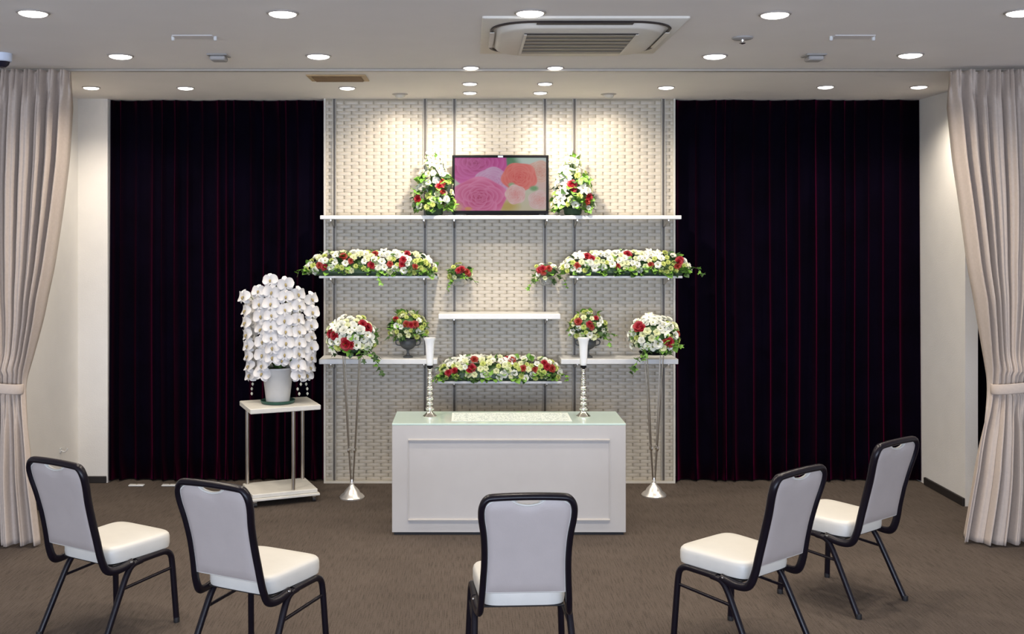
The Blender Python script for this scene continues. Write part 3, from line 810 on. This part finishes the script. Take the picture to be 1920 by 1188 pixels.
# flower stands ----------------------------------------------------------------------
def flower_stand(xp, yp, label, flabel, seed, reds, trails, sx):
    rnd = random.Random(seed)
    Y = floor_y(yp) + 0.06; x = fx(xp, Y)
    t = thing('flower_stand', (x, Y, 0), label, 'stand', 'silver flower stands')
    MB().lathe([(0.085, 0), (0.087, 0.008), (0.076, 0.022), (0.058, 0.034), (0.05, 0.05), (0.036, 0.066), (0.020, 0.082), (0.013, 0.095), (0.016, 0.102), (0.012, 0.110), (0.010, 0.128)], 20).build('base', 'silver_base', t)
    for k in range(4):
        a = PI / 4 + k * PI / 2
        ca, sa = math.cos(a), math.sin(a)
        rod = MB().tube(catmull([(0.010 * ca, 0.010 * sa, 0.115), (0.026 * ca, 0.026 * sa, 0.30), (0.036 * ca, 0.036 * sa, 0.42), (0.058 * ca, 0.058 * sa, 0.72), (0.080 * ca, 0.080 * sa, 0.992)], 5), 0.0042, seg=8).build('rod', 'steel', t)
        MB().lathe([(0.002, -0.02), (0.009, -0.008), (0.009, 0.008), (0.002, 0.02)], 8, (0.029 * ca, 0.029 * sa, 0.33)).build('knuckle', 'chrome', rod)
    MB().lathe([(0.07, 0.985), (0.10, 0.992), (0.105, 1.005), (0.098, 1.006), (0.09, 0.997)], 28).build('dish', 'tv_black', t)
    b = thing('dome_bouquet', (x, Y, 1.0065), flabel, 'flowers', 'dome bouquets on the silver stands')
    MB().lathe([(0.07, 0), (0.08, 0.01), (0.08, 0.05), (0.06, 0.055)], 20).build('foam', 'foam_tray', b)
    dome(b, (0, 0, 0.095), 0.165, 0.135, 0.155, rnd, reds, 84, {'w': 5, 'o': 3, 'c': 4, 'y': 1, 'l': 0.6}, low=-0.42, leaves=60, size=1.1)
    for pts in trails: trail(b, pts, rnd, 0.042, 0.016)
flower_stand(660, 937, 'slender silver rod stand left of the white table', 'dome bouquet of white flowers and red roses on the left silver stand', 51,
             [(-1.05, 0.25, 'r', 1.3), (-0.75, 0.2, 'r', 1.15), (-0.15, -0.15, 'r', 1.45), (0.05, -0.2, 'r', 1.3), (0.75, 0.75, 'r', 1.25), (0.95, 0.55, 'r', 1.25), (-0.55, -0.3, 'l', 1.3), (0.28, -0.2, 'w', 1.5)],
             [[(0.08, -0.11, 0.04), (0.14, -0.13, -0.01), (0.19, -0.12, -0.08), (0.235, -0.11, -0.145)], [(0.06, -0.12, 0.03), (0.09, -0.14, -0.02), (0.10, -0.14, -0.05)], [(0.10, -0.10, 0.05), (0.17, -0.11, 0.0), (0.20, -0.11, -0.05)]], 1)
flower_stand(1226, 933, 'slender silver rod stand right of the white table', 'dome bouquet of white flowers and red roses on the right silver stand', 52,
             [(-0.95, 0.55, 'r', 1.35), (-0.75, 0.5, 'r', 1.1), (0.55, -0.15, 'r', 1.35), (0.35, -0.12, 'k', 1.0), (1.2, 0.2, 'k', 1.0), (0.02, -0.18, 'w', 1.5)],
             [[(-0.07, -0.12, 0.04), (-0.12, -0.14, -0.02), (-0.15, -0.13, -0.08), (-0.18, -0.12, -0.14)], [(-0.05, -0.12, 0.02), (-0.09, -0.14, -0.03), (-0.10, -0.14, -0.06)], [(0.13, -0.06, 0.06), (0.18, -0.06, 0.05), (0.20, -0.06, 0.05)]], -1)

# ------------------------------------------------------------------ altar table
TY0, TY1 = 6.339, 6.765
TX0, TX1 = fx(735, TY0), fx(1173.5, TY0); TXC = (TX0 + TX1) / 2; TZ = fz(793.5, TY0)
t = thing('altar_table', (TXC, (TY0 + TY1) / 2, 0), 'white panelled altar table with a pale glass top', 'table')
TW, TD = (TX1 - TX0) / 2, (TY1 - TY0) / 2
MB().box(-TW + 0.012, TW - 0.012, -TD + 0.012, TD - 0.012, 0.0, 0.0165).build('gap_shade', 'matte_black', t)  # black slab standing in for the shaded gap under the table
MB().box(-TW, TW, -TD, TD, 0.017, TZ - 0.0125, 0.0025).build('body', 'table_white', t)
MB().box(-TW, TW, -TD, TD, TZ - 0.012, TZ, 0.002).build('glass_top', 'glass_mint', t)
mx0, mx1 = -TW + 0.098, TW - 0.098
mz0, mz1 = fz(974, TY0), fz(824.5, TY0)
pf = -TD - 0.0005
for z in (mz0, mz1):
    MB().loft([[(x, pf, z - 0.008), (x, pf - 0.012, z - 0.005), (x, pf - 0.014, z + 0.003), (x, pf, z + 0.008)] for x in (mx0, mx1)]).build('moulding', 'table_white', t, smooth=False)
for x in (mx0, mx1):
    MB().loft([[(x - 0.004, pf, z), (x - 0.0025, pf - 0.004, z), (x + 0.0025, pf - 0.004, z), (x + 0.004, pf, z)] for z in (mz0 + 0.0085, mz1 - 0.0085)]).build('moulding', 'table_white', t, smooth=False)
# lace runner: cloth strip pierced with rows of rings
ln = thing('lace_runner', (TXC + 0.02, (TY0 + TY1) / 2, TZ + 0.0004), 'white lace runner lying on the pale table top', 'cloth')
m = MB(); nx, ny = 110, 40; lx, ly = 0.37, 0.15; rl_ = random.Random(6)
for i in range(nx):
    for j in range(ny):
        if 1 < j < ny - 2 and 1 < i < nx - 2 and (i % 4 in (1, 2)) != (j % 4 in (1, 2)) and rl_.random() < 0.6: continue
        x0 = -lx + 2 * lx * i / nx; x1 = -lx + 2 * lx * (i + 1) / nx; y0 = -ly + 2 * ly * j / ny; y1 = -ly + 2 * ly * (j + 1) / ny
        m.add([(x0, y0, 0.0006), (x1, y0, 0.0006), (x1, y1, 0.0006), (x0, y1, 0.0006)], [(0, 1, 2, 3)])
lo = m.build('lace_cloth', 'lace', ln, smooth=False)
so = lo.modifiers.new('thick', 'SOLIDIFY'); so.thickness = 0.0012; so.offset = 1

def candlestick(xp, label):
    Y = 6.565; x = fx(xp, Y)
    t = thing('candlestick', (x, Y, TZ + 0.0005), label, 'candlestick', 'silver candlesticks on the table')
    MB().lathe([(0.044, 0), (0.045, 0.006), (0.034, 0.016), (0.028, 0.022), (0.020, 0.028), (0.016, 0.036)], 28).build('base', 'chrome', t)
    prof = [(0.014, 0.0362)]
    z = 0.036
    for k, (r, h) in enumerate([(0.028, 0.034), (0.023, 0.03), (0.026, 0.036), (0.020, 0.028), (0.023, 0.034), (0.017, 0.028), (0.019, 0.03), (0.014, 0.026), (0.016, 0.024)]):
        for q in range(1, 7):
            prof.append((0.0095 + (r - 0.0095) * math.sin(PI * q / 7) ** 0.8, z + h * q / 7))
        z += h
        prof.append((0.0085, z))
    st = MB().lathe(prof, 24).build('turned_stem', 'chrome', t, angle=60)
    MB().lathe([(0.012, z + 0.0005), (0.019, z + 0.004), (0.019, z + 0.012), (0.013, z + 0.016)], 24).build('collar', 'tv_black', t)
    z += 0.0165
    top = fz(633, Y) - TZ
    MB().lathe([(0.016, z), (0.021, z + 0.006), (0.022, z + 0.02), (0.027, top - 0.05), (0.032, top - 0.02), (0.039, top - 0.006), (0.039, top), (0.034, top), (0.028, top - 0.02), (0.02, z + 0.03)], 28).build('flared_cup', 'vase_glass', t, angle=50)
candlestick(806, 'silver candlestick with a white flared cup, left on the table')
candlestick(1094, 'silver candlestick with a white flared cup, right on the table')

# ------------------------------------------------------------------ orchid cart and orchid
CX, CY, CA = -1.29, 7.195, math.radians(22.8)
cart = thing('rolling_cart', (CX, CY, 0), 'white two-tier rolling cart carrying the potted orchid', 'cart', rz=CA)
MB().box(-0.235, 0.235, -0.185, 0.185, 0.045, 0.062, 0.003).build('base_board', 'cart_white', cart)
MB().box(-0.222, 0.222, -0.172, 0.172, 0.0625, 0.090, 0.004).build('base_step', 'cart_white', cart)
MB().box(-0.24, 0.24, -0.19, 0.19, 0.628, 0.662, 0.004).build('top_board', 'cart_white', cart)
for (x, y) in ((-0.195, 0.145), (0.195, 0.145), (0.06, -0.145)):
    MB().lathe([(0.013, 0.0905), (0.013, 0.6275)], 16, (x, y, 0)).build('post', 'steel', cart)
for (x, y) in ((-0.2, -0.15), (0.2, -0.15), (-0.2, 0.15), (0.2, 0.15)):
    c = MB().box(x - 0.012, x + 0.012, y - 0.010, y + 0.010, 0.026, 0.0445, 0.002).build('caster', 'steel', cart)
    MB().tube([(x - 0.011, y, 0.0165), (x + 0.011, y, 0.0165)], 0.0163, seg=16).build('wheel', 'caster', c)

def orchid():
    PY = 7.19; x = fx(521, PY); zb = 0.6625
    t = thing('potted_orchid', (x, PY, zb), 'white potted moth orchid with cascading blooms on the rolling cart', 'orchid')
    MB().lathe([(0.095, 0), (0.112, 0.004), (0.118, 0.022), (0.113, 0.023), (0.105, 0.008)], 36).build('saucer', 'saucer_green', t)
    MB().lathe([(0.074, 0.0085), (0.080, 0.012), (0.106, 0.232), (0.109, 0.236), (0.109, 0.246), (0.101, 0.246), (0.095, 0.20)], 40).build('pot', 'pot_white', t)
    MB().lathe([(0.098, 0.205), (0.09, 0.225), (0.05, 0.24), (0.01, 0.245)], 20).build('moss', 'moss', t)
    for k in range(7):
        a = 0.5 + k * 0.9; ca, sa = math.cos(a), math.sin(a)
        def lf(u, v):
            s = (u - 0.5) * 2; wv = 0.035 * math.sin(PI * (0.08 + 0.9 * v)) ** 0.6
            r = 0.02 + 0.115 * v; z = 0.24 + 0.075 * math.sin(PI * v * 0.85) - 0.02 * v + 0.3 * abs(s) * wv
            return (r * ca - s * wv * sa, r * sa + s * wv * ca, z)
        MB().grid(lf, 4, 8).build('leaf', 'leaf_dark', t, angle=80)
    # one bloom: broad side petals, three sepals
    m = MB()
    def pt(ang, L, W, dy, p=0.6):
        def fn(u, v):
            s = (u - 0.5) * 2
            wv = W * math.sin(PI * (0.06 + 0.88 * v)) ** p
            r = 0.04 + L * v
            xx, zz = s * wv, r
            y = dy - 0.20 * math.sin(PI * v * 0.9) - 0.22 * (s * s) * wv + 0.30 * v * v
            return (xx * math.cos(ang) + zz * math.sin(ang), y, -xx * math.sin(ang) + zz * math.cos(ang))
        m.grid(fn, 6, 7)
    pt(0, 0.98, 0.42, 0.02); pt(math.radians(132), 0.95, 0.38, 0.02); pt(math.radians(-132), 0.95, 0.38, 0.02)
    pt(math.radians(74), 1.0, 0.66, -0.05, 0.5); pt(math.radians(-74), 1.0, 0.66, -0.05, 0.5)
    ME = m.mesh('orchid_bloom', ['orchid_petal'], angle=80)
    l = MB()
    l.tube(catmull([(0, -0.02, 0.08), (0, -0.22, 0.02), (0, -0.30, -0.16), (0, -0.20, -0.36)], 4), [0.07, 0.09, 0.10, 0.11, 0.13, 0.14, 0.14, 0.13, 0.12, 0.10, 0.07, 0.05, 0.02], seg=7)
    LE = l.mesh('lip', ['orchid_lip'], angle=80)
    rnd = random.Random(77)
    cols = [[(115, 285), (132, 395), (132, 490), (142, 585), (148, 672), (150, 755), (158, 835), (165, 905)],
            [(232, 240), (240, 340), (252, 438), (255, 540), (262, 640), (262, 745), (262, 830), (258, 895)],
            [(325, 152), (335, 245), (330, 340), (335, 430), (330, 520), (332, 610), (345, 690), (345, 765)],
            [(448, 182), (448, 282), (440, 385), (440, 470), (445, 560), (450, 650), (440, 740), (415, 785)],
            [(545, 262), (552, 355), (545, 465), (550, 560), (555, 650), (548, 735), (548, 830), (550, 905)],
            [(652, 300), (658, 405), (648, 510), (648, 600), (648, 685), (648, 765), (640, 845), (615, 905)]]
    dep = [0.02, -0.11, -0.17, -0.17, -0.11, 0.02]
    for c, (col, dy) in enumerate(zip(cols, dep)):
        P = []
        for k, (zx, zy) in enumerate(col):
            px, py = 430 + zx / 4.242, 490 + zy / 4.242
            d_ = dy + 0.03 * math.sin(PI * k / 7) * -1
            Y = PY + d_
            P.append(Vector((fx(px, Y) - x, d_, fz(py, Y) - zb)))
        top = P[0] + Vector((-0.12 * (1 if P[0].x > 0 else -1) * min(1, abs(P[0].x) * 8), 0.10, -0.02))
        MB().tube(catmull([(0.02 * (c - 2.5), 0.01, 0.235), (0.3 * P[0].x, 0.07, 0.45), (0.75 * P[0].x, 0.07 + dy * 0.3, P[0].z - 0.03), P[0] + Vector((0, 0.045, 0.012))] + [q + Vector((0, 0.06, 0)) for q in P[1:]], 5), 0.003, seg=6).build('flower_spike', 'stem_green', t)
        for k, p in enumerate(P):
            yaw = p.x * 3.2 + rnd.uniform(-0.25, 0.25)
            o = link('orchid_bloom', ME, t, p, (rnd.uniform(-0.25, 0.1), rnd.uniform(-0.25, 0.25), yaw), 0.054 * (0.93 + 0.14 * rnd.random()))
            link('lip', LE, o)
        for q in range(3):
            e = P[-1] + Vector((rnd.uniform(-.012, .012) , 0.03, -0.065 - 0.033 * q))
            if c in (0, 1, 4, 5) and c != 1:
                MB().lathe([(0.001, -0.012), (0.008, -0.003), (0.008, 0.005), (0.002, 0.012)], 8, e).build('bud', 'bud', t)
    # blooms round the back, so that the plant is full from the side too
    for s in (-1, 1):
        for lay, (rx_, dy) in enumerate(((0.20, 0.11), (0.10, 0.16))):
            for k in range(7):
                p = Vector((s * rx_ + rnd.uniform(-.015, .015), dy, 0.24 + 0.075 * k + 0.03 * lay + rnd.uniform(-.01, .01)))
                if p.z > 0.72 - 0.0 * lay: continue
                o = link('orchid_bloom', ME, t, p, (0, rnd.uniform(-.3, .3), s * (2.2 if lay == 0 else 2.8)), 0.064)
                link('lip', LE, o)
orchid()

# ------------------------------------------------------------------ chairs
def make_chair():
    t = thing('banquet_chair', (0, 0, 0), 'chair', 'chair')
    half = [(0.188, -0.02, 0.348), (0.184, -0.10, 0.334), (0.177, -0.155, 0.345), (0.1725, -0.183, 0.40), (0.1665, -0.203, 0.49), (0.1635, -0.225, 0.58),
            (0.168, -0.250, 0.67), (0.1785, -0.271, 0.745), (0.177, -0.283, 0.79), (0.160, -0.289, 0.820), (0.125, -0.291, 0.8285), (0.0, -0.293, 0.832)]
    path = half + [(-a, b, c) for a, b, c in reversed(half[:-1])]
    MB().tube(catmull(path, 5), 0.0135, 0.0185, ref=(0, 1, 0.28), seg=10).build('back_frame', 'chair_frame', t, angle=60)
    # backrest pad
    yc = [(0.84, -0.293), (0.79, -0.283), (0.745, -0.271), (0.67, -0.250), (0.58, -0.225), (0.49, -0.203), (0.40, -0.183), (0.3, -0.16)]
    wt = [(0.84, 0.160), (0.815, 0.158), (0.80, 0.1635), (0.78, 0.1660), (0.745, 0.1655), (0.67, 0.155), (0.58, 0.150), (0.49, 0.153), (0.40, 0.159), (0.3, 0.162)]
    zb_, zt_ = 0.432, 0.8165
    def ztop(s):      # top edge with finger notch
        x = abs(s) * 0.155
        n = 0.021 * (0.5 + 0.5 * math.cos(PI * min(1.0, max(0.0, (x - 0.016) / 0.050))))
        return zt_ - n - 0.024 * max(0.0, (abs(s) - 0.70) / 0.30) ** 2.4
    m = MB(); nu, nv = 28, 18
    rows = {}
    for side in (-1, 1):
        def fn(u, v):
            s = (u - 0.5) * 2
            z = zb_ + (ztop(s) - zb_) * v
            wv = interp(wt, z)
            e = (1 - abs(s) ** 8) * (1 - abs(2 * v - 1) ** 12)
            th = 0.004 + (0.010 if side < 0 else 0.016) * max(0, e) ** 0.5
            return (s * wv, interp(yc, z) + side * th, z)
        m.grid(fn, nu, nv, flip=(side < 0) is False)
    n1 = (nu + 1) * (nv + 1)
    bnd = [i for i in range(nu + 1)] + [j * (nu + 1) + nu for j in range(1, nv + 1)] + [nv * (nu + 1) + i for i in range(nu - 1, -1, -1)] + [j * (nu + 1) for j in range(nv - 1, 0, -1)]
    for a, b in zip(bnd, bnd[1:] + bnd[:1]):
        m.f.append((a, b, b + n1, a + n1)); m.mi.append(0)
    vs = [Vector(m.v[i]) * 0.5 + Vector(m.v[i + n1]) * 0.5 for i in bnd]
    pad = m.build('backrest', 'chair_vinyl_shaded', t, angle=50)
    MB().tube(vs, 0.0048, seg=6, closed=True).build('piping', 'chair_vinyl', pad, angle=80)
    MB().tube(catmull([(-0.064, -0.286, 0.815), (-0.038, -0.288, 0.803), (0, -0.288, 0.797), (0.038, -0.288, 0.803), (0.064, -0.286, 0.815)], 5), 0.005, 0.009, ref=(0, 1, 0.2), seg=8).build('grip_lip', 'chair_vinyl', pad)
    # seat cushion
    rings = []
    for z, k in ((0.353, 0.93), (0.358, 0.985), (0.375, 1.0), (0.405, 1.0), (0.418, 0.985), (0.426, 0.95), (0.430, 0.86), (0.4325, 0.6), (0.4335, 0.25)):
        ring = []
        for q in range(56):
            a = 2 * PI * q / 56; c, s = math.cos(a), math.sin(a)
            e = 2 / 6.5
            x = math.copysign(abs(c) ** e, c); y = math.copysign(abs(s) ** e, s)
            wx = 0.181 + 0.011 * y
            ring.append((x * wx * k, 0.052 + y * 0.186 * k, z))
        rings.append(ring)
    seat = MB().loft(rings).build('seat', 'chair_vinyl', t, angle=50)
    MB().box(-0.165, 0.165, -0.11, 0.20, 0.343, 0.3525, 0.003).build('seat_board', 'matte_black', t)
    for s in (-1, 1):
        fl = MB().tube(catmull([(s * 0.205, 0.230, 0.008), (s * 0.200, 0.222, 0.14), (s * 0.194, 0.213, 0.28), (s * 0.191, 0.203, 0.325), (s * 0.189, 0.175, 0.344), (s * 0.188, 0.13, 0.346), (s * 0.188, 0.0, 0.345)], 5), 0.0142, seg=10).build('leg', 'chair_frame', t, angle=60)
        MB().lathe([(0.014, 0), (0.0148, 0.004), (0.0148, 0.022), (0.0143, 0.024)], 12, (s * 0.205, 0.230, 0)).build('glide', 'matte_black', fl)
        rl = MB().tube(catmull([(s * 0.189, 0.03, 0.343), (s * 0.190, -0.02, 0.337), (s * 0.192, -0.055, 0.305), (s * 0.196, -0.10, 0.225), (s * 0.205, -0.21, 0.008)], 5), 0.0142, seg=10).build('leg', 'chair_frame', t, angle=60)
        MB().lathe([(0.014, 0), (0.0148, 0.004), (0.0148, 0.022), (0.0143, 0.024)], 12, (s * 0.205, -0.212, 0)).build('glide', 'matte_black', rl)
        MB().tube([(s * 0.195, 0.212, 0.262), (s * 0.195, -0.088, 0.245)], 0.0075, seg=8).build('stretcher', 'chair_frame', t, angle=60)
        MB().lathe([(0.006, -0.004), (0.008, 0), (0.006, 0.004)], 8, (s * 0.194, -0.035, 0.353)).build('rivet', 'chrome', t)
    return t
chair = make_chair()
spots = [(-1.666, 4.843, -30.3, 'leftmost white chair with black frame, beside the left beige curtain'),
         (-0.898, 4.452, -26.1, 'white chair with black frame in front of the rolling cart, second from the left'),
         (0.219, 4.291, 3.0, 'middle white chair with black frame, its back squarely before the table'),
         (1.232, 4.653, 38.4, 'white chair with black frame, fourth from the left, before the right velvet'),
         (1.897, 5.269, 37.5, 'rightmost white chair with black frame, farthest back by the right wall')]
for i, (x, y, a, lab) in enumerate(spots):
    c = chair if i == 0 else copy_tree(chair)
    c.location = (x, y, 0); c.rotation_euler = (0, 0, math.radians(a))
    c['label'] = lab; c['category'] = 'chair'; c['group'] = 'banquet chairs facing the altar'

# ------------------------------------------------------------------ ceiling lamps
def spot_lamp(parent, loc, target, energy, size, blend, radius, color=WARM):
    d = bpy.data.lights.new('lamp_light', 'SPOT'); d.energy = energy; d.spot_size = math.radians(size); d.spot_blend = blend
    d.shadow_soft_size = radius; d.color = color
    o = bpy.data.objects.new('lamp_light', d); COL.objects.link(o); o.parent = parent
    o.location = loc
    o.rotation_euler = (Vector(target)).to_track_quat('-Z', 'Y').to_euler()
    return o
def ring_lens(R, dome_h, trim):
    a = MB().lathe([(R + trim, -0.0005), (R + trim, -0.004), (R + trim * 0.6, -0.007), (R, -0.006), (R - 0.002, -0.0008)], 36).mesh('trim_ring', ['lamp_trim'], angle=50)
    b = MB().lathe([(R, -0.0058), (R * 0.97, -0.0062 - dome_h * 0.25), (R * 0.8, -0.006 - dome_h * 0.6), (R * 0.45, -0.006 - dome_h * 0.92), (R * 0.08, -0.006 - dome_h)][::-1], 36).mesh('lens', ['lamp_lens'], angle=80)
    return a, b
BIG = ring_lens(0.060, 0.014, 0.011)
MED = ring_lens(0.050, 0.010, 0.009)
SML = ring_lens(0.044, 0.008, 0.008)
def downlight(px, py, label, kind=BIG, energy=DOWN_W, target=(0, 0, -1), size=148, blend=0.8, group='ceiling downlights'):
    Y = ceil_y(py); X = fx(px, Y)
    t = thing('downlight', (X, Y, H), label, 'downlight', group)
    link('trim_ring', kind[0], t); link('lens', kind[1], t)
    spot_lamp(t, (0, 0, -0.035), target, energy, size, blend, 0.045)
    return t
for k, (px, py) in enumerate(((62, 23), (530, 24), (994, 23), (1453, 26), (1915, 22))):
    downlight(px, py, 'round downlight in the nearest ceiling row, %s' % ('first from the left', 'second from the left', 'just in front of the air conditioner', 'second from the right', 'cut by the right edge')[k])
for k, (px, py) in enumerate(((226, 104), (597, 104), (1340, 104), (1707, 102))):
    downlight(px, py, 'round downlight in the middle ceiling row, %s' % ('first from the left', 'left of the air conditioner', 'right of the air conditioner', 'last on the right')[k])
for k, (px, py) in enumerate(((171, 163.5), (348, 164), (651, 164), (1249, 163), (1548, 162), (1723, 162))):
    downlight(px, py, 'round downlight in the far row near the velvet, %s' % ('first from the left', 'second from the left', 'third from the left', 'third from the right', 'second from the right', 'last on the right')[k], MED, DOWN_W * (0.8, 0.5, 0.35, 0.35, 0.5, 0.8)[k])
for k, (px, py, tx, tz) in enumerate(((883, 126, 0.16, 1.32), (1041, 126, 0.31, 1.32), (881, 156, -0.46, 2.02), (1022, 156, 0.94, 2.02), (881, 173, 0.05, 2.1), (1013, 173, 0.45, 2.1))):
    Y = ceil_y(py); X = fx(px, Y)
    d = (tx - X, YW - Y, tz - H)
    downlight(px, py, 'small spotlight before the tiled wall, %s' % ('left one nearest the curtain track', 'right one nearest the curtain track', 'left one in the middle pair', 'right one in the middle pair', 'left one closest to the wall', 'right one closest to the wall')[k],
              SML, SPOT_W * (0.62, 0.62, 1.35, 1.35, 0.16, 0.16)[k], d, (34, 34, 86, 86, 130, 130)[k], 0.9, 'altar spotlights')
for k, (px, py, tx) in enumerate(((750, 178, -0.62), (1141, 178, 1.08))):
    Y = ceil_y(176) ; X = fx(px, Y)
    t = thing('wall_washer', (X, Y, H), 'tilted wall washer lamp close to the tiled wall, %s' % ('left one', 'right one')[k], 'spotlight', 'tilted wall washers')
    MB().lathe([(0.055, -0.0005), (0.055, -0.004), (0.046, -0.006)], 28).build('trim_ring', 'lamp_trim', t)
    MB().lathe([(0.036, -0.0065), (0.038, -0.012), (0.030, -0.026), (0.018, -0.034)], 24).build('eyeball', 'lamp_body', t)
    spot_lamp(t, (0, 0.02, -0.05), (tx - X, YW - Y - 0.02, -0.75), SPOT_W * 0.08, 130, 0.9, 0.03)

# ------------------------------------------------------------------ air conditioner
def aircon():
    x0, x1, y0, y1 = 0.066, 1.004, 4.69, 5.63
    xc, yc_ = (x0 + x1) / 2, (y0 + y1) / 2; A = (x1 - x0) / 2
    t = thing('air_conditioner', (xc, yc_, H), 'square ceiling cassette air conditioner above the table', 'air conditioner')
    def rr(h, r, z, n=8):
        pts = []
        for cx_, cy_, a0 in ((h - r, h - r, 0), (-h + r, h - r, 90), (-h + r, -h + r, 180), (h - r, -h + r, 270)):
            for k in range(n + 1):
                a = math.radians(a0 + 90 * k / n); pts.append((cx_ + r * math.cos(a), cy_ + r * math.sin(a), z))
        return pts
    MB().loft([rr(A - 0.004, 0.01, -0.012)[::1], rr(A, 0.012, -0.009), rr(A, 0.012, -0.0005)]).build('panel', 'plastic_white', t)
    MB().loft([rr(0.37, 0.17, -0.040), rr(0.385, 0.18, -0.034), rr(0.40, 0.19, -0.0125)]).build('raised_face', 'plastic_white', t)
    # dark gap following the rounded outlet ring
    ring = rr(0.418, 0.19, -0.0165, 10)
    MB().tube(ring, 0.008, 0.005, ref=(0, 0, 1), seg=6, closed=True).build('outlet_gap', 'recess_dark', t)
    for k in range(4):
        a = k * PI / 2; ca, sa = math.cos(a), math.sin(a)
        R = Matrix.Rotation(a, 4, 'Z')
        m = MB().box(-0.22, 0.22, -0.436, -0.398, -0.027, -0.0222, 0.002) if k == 0 else MB().box(-0.20, 0.20, -0.428, -0.405, -0.027, -0.0222, 0.002)
        o = m.build('louver', 'recess_dark' if k == 0 else 'plastic_white', t); o.matrix_local = R  # near louver coloured dark to stand for its shaded recess
    g = 0.255
    MB().box(-g - 0.012, g + 0.012, -g - 0.012, g + 0.012, -0.0445, -0.0405, 0.0015).build('grille_backing', 'recess_dark', t)
    for k in range(6):
        y = -g + 0.03 + (2 * g - 0.06) * k / 5
        MB().box(-g, g, y - 0.024, y + 0.024, -0.0475, -0.045, 0.0006).build('grille_slat', 'grille_slat', t)
    for s in (-1, 1): MB().box(min(s * g, s * (g + 0.014)), max(s * g, s * (g + 0.014)), -g - 0.012, g + 0.012, -0.0485, -0.045, 0.001).build('grille_frame', 'plastic_white', t)
aircon()

# ------------------------------------------------------------------ other ceiling fittings
def ceil_at(px, py): Y = ceil_y(py); return fx(px, Y), Y
# return vent
x, y = ceil_at(634, 145)
t = thing('ceiling_vent', (x, y, H), 'tan rectangular ceiling vent near the curtain track', 'vent')
MB().box(-0.185, 0.185, -0.13, 0.13, -0.008, -0.0005, 0.003).build('vent_frame', 'vent_tan', t)
MB().box(-0.155, 0.155, -0.09, 0.10, -0.0105, -0.0085).build('vent_backing', 'vent_brown', t)
for k in range(6):
    MB().box(-0.15, 0.15, -0.078 + k * 0.032, -0.064 + k * 0.032, -0.016, -0.011, 0.001).build('vent_slat', 'vent_brown', t)
for px, lab in ((364, 'slim white hook bar on the ceiling at the left'), (1598, 'slim white hook bar on the ceiling at the right')):
    x, y = ceil_at(px, 68)
    t = thing('ceiling_bar', (x, y, H), lab, 'ceiling fitting', 'slim ceiling bars')
    MB().box(-0.10, 0.10, -0.045, 0.045, -0.006, -0.0005, 0.002).build('plate', 'plastic_ceiling', t)
    for s in (-1, 1): MB().lathe([(0.006, -0.022), (0.009, -0.018), (0.009, -0.0005)], 12, (s * 0.105, 0.0, 0)).build('end_knob', 'shelf_white', t)
for px, lab in ((410, 'small grey ceiling speaker box at the left'), (1526, 'small grey ceiling speaker box at the right')):
    x, y = ceil_at(px, 103)
    t = thing('ceiling_box', (x, y, H), lab, 'ceiling fitting', 'small ceiling boxes')
    MB().box(-0.055, 0.055, -0.055, 0.055, -0.008, -0.0005, 0.002).build('mount', 'plastic_grey', t)
    MB().box(-0.040, 0.042, -0.045, 0.045, -0.034, -0.0085, 0.006).build('housing', 'plastic_grey', t)
x, y = ceil_at(1392, 70)
t = thing('sprinkler_head', (x, y, H), 'round grey sprinkler plate beside the air conditioner', 'sprinkler')
MB().lathe([(0.020, -0.012), (0.045, -0.010), (0.052, -0.006), (0.052, -0.0005)], 28).build('plate', 'plastic_grey', t)
MB().lathe([(0.004, -0.034), (0.016, -0.030), (0.016, -0.027), (0.008, -0.022), (0.010, -0.0125)], 16).build('nozzle', 'chrome', t)
x, y = ceil_at(4, 100)
t = thing('dome_camera', (x, y, H), 'pale dome camera on the ceiling above the left curtain', 'camera')
MB().lathe([(0.046, -0.045), (0.050, -0.040), (0.052, -0.0005)], 28).build('housing', 'camera_white', t)
MB().lathe([(0.004, -0.080), (0.020, -0.075), (0.034, -0.062), (0.040, -0.0455)], 24).build('dome', 'dome_glass', t)

# ------------------------------------------------------------------ small things on wall and floor
t = thing('wall_hook', (-2.849, 7.32, 0.305), 'small white hook low on the left side wall', 'hook')
MB().box(0, 0.006, -0.018, 0.018, -0.012, 0.02, 0.002).build('hook_plate', 'shelf_white', t)
MB().tube(catmull([(0.006, 0, 0.0), (0.03, 0, -0.006), (0.045, 0, 0.004), (0.048, 0, 0.018)], 5), 0.0045, seg=8).build('hook_arm', 'shelf_white', t)
for px, lab in ((256, 'white flat weight on the floor under the left velvet, nearer the wall'), (318, 'white flat weight on the floor under the left velvet, behind the second chair')):
    Y = 7.565
    t = thing('hem_weight', (fx(px, Y), Y, 0), lab, 'weight', 'white weights under the left velvet')
    MB().box(-0.055, 0.055, -0.02, 0.02, 0, 0.010, 0.003).build('bar', 'shelf_white', t)
    MB().lathe([(0.006, 0.0105), (0.006, 0.013), (0.003, 0.015)], 10).build('screw', 'steel', t)
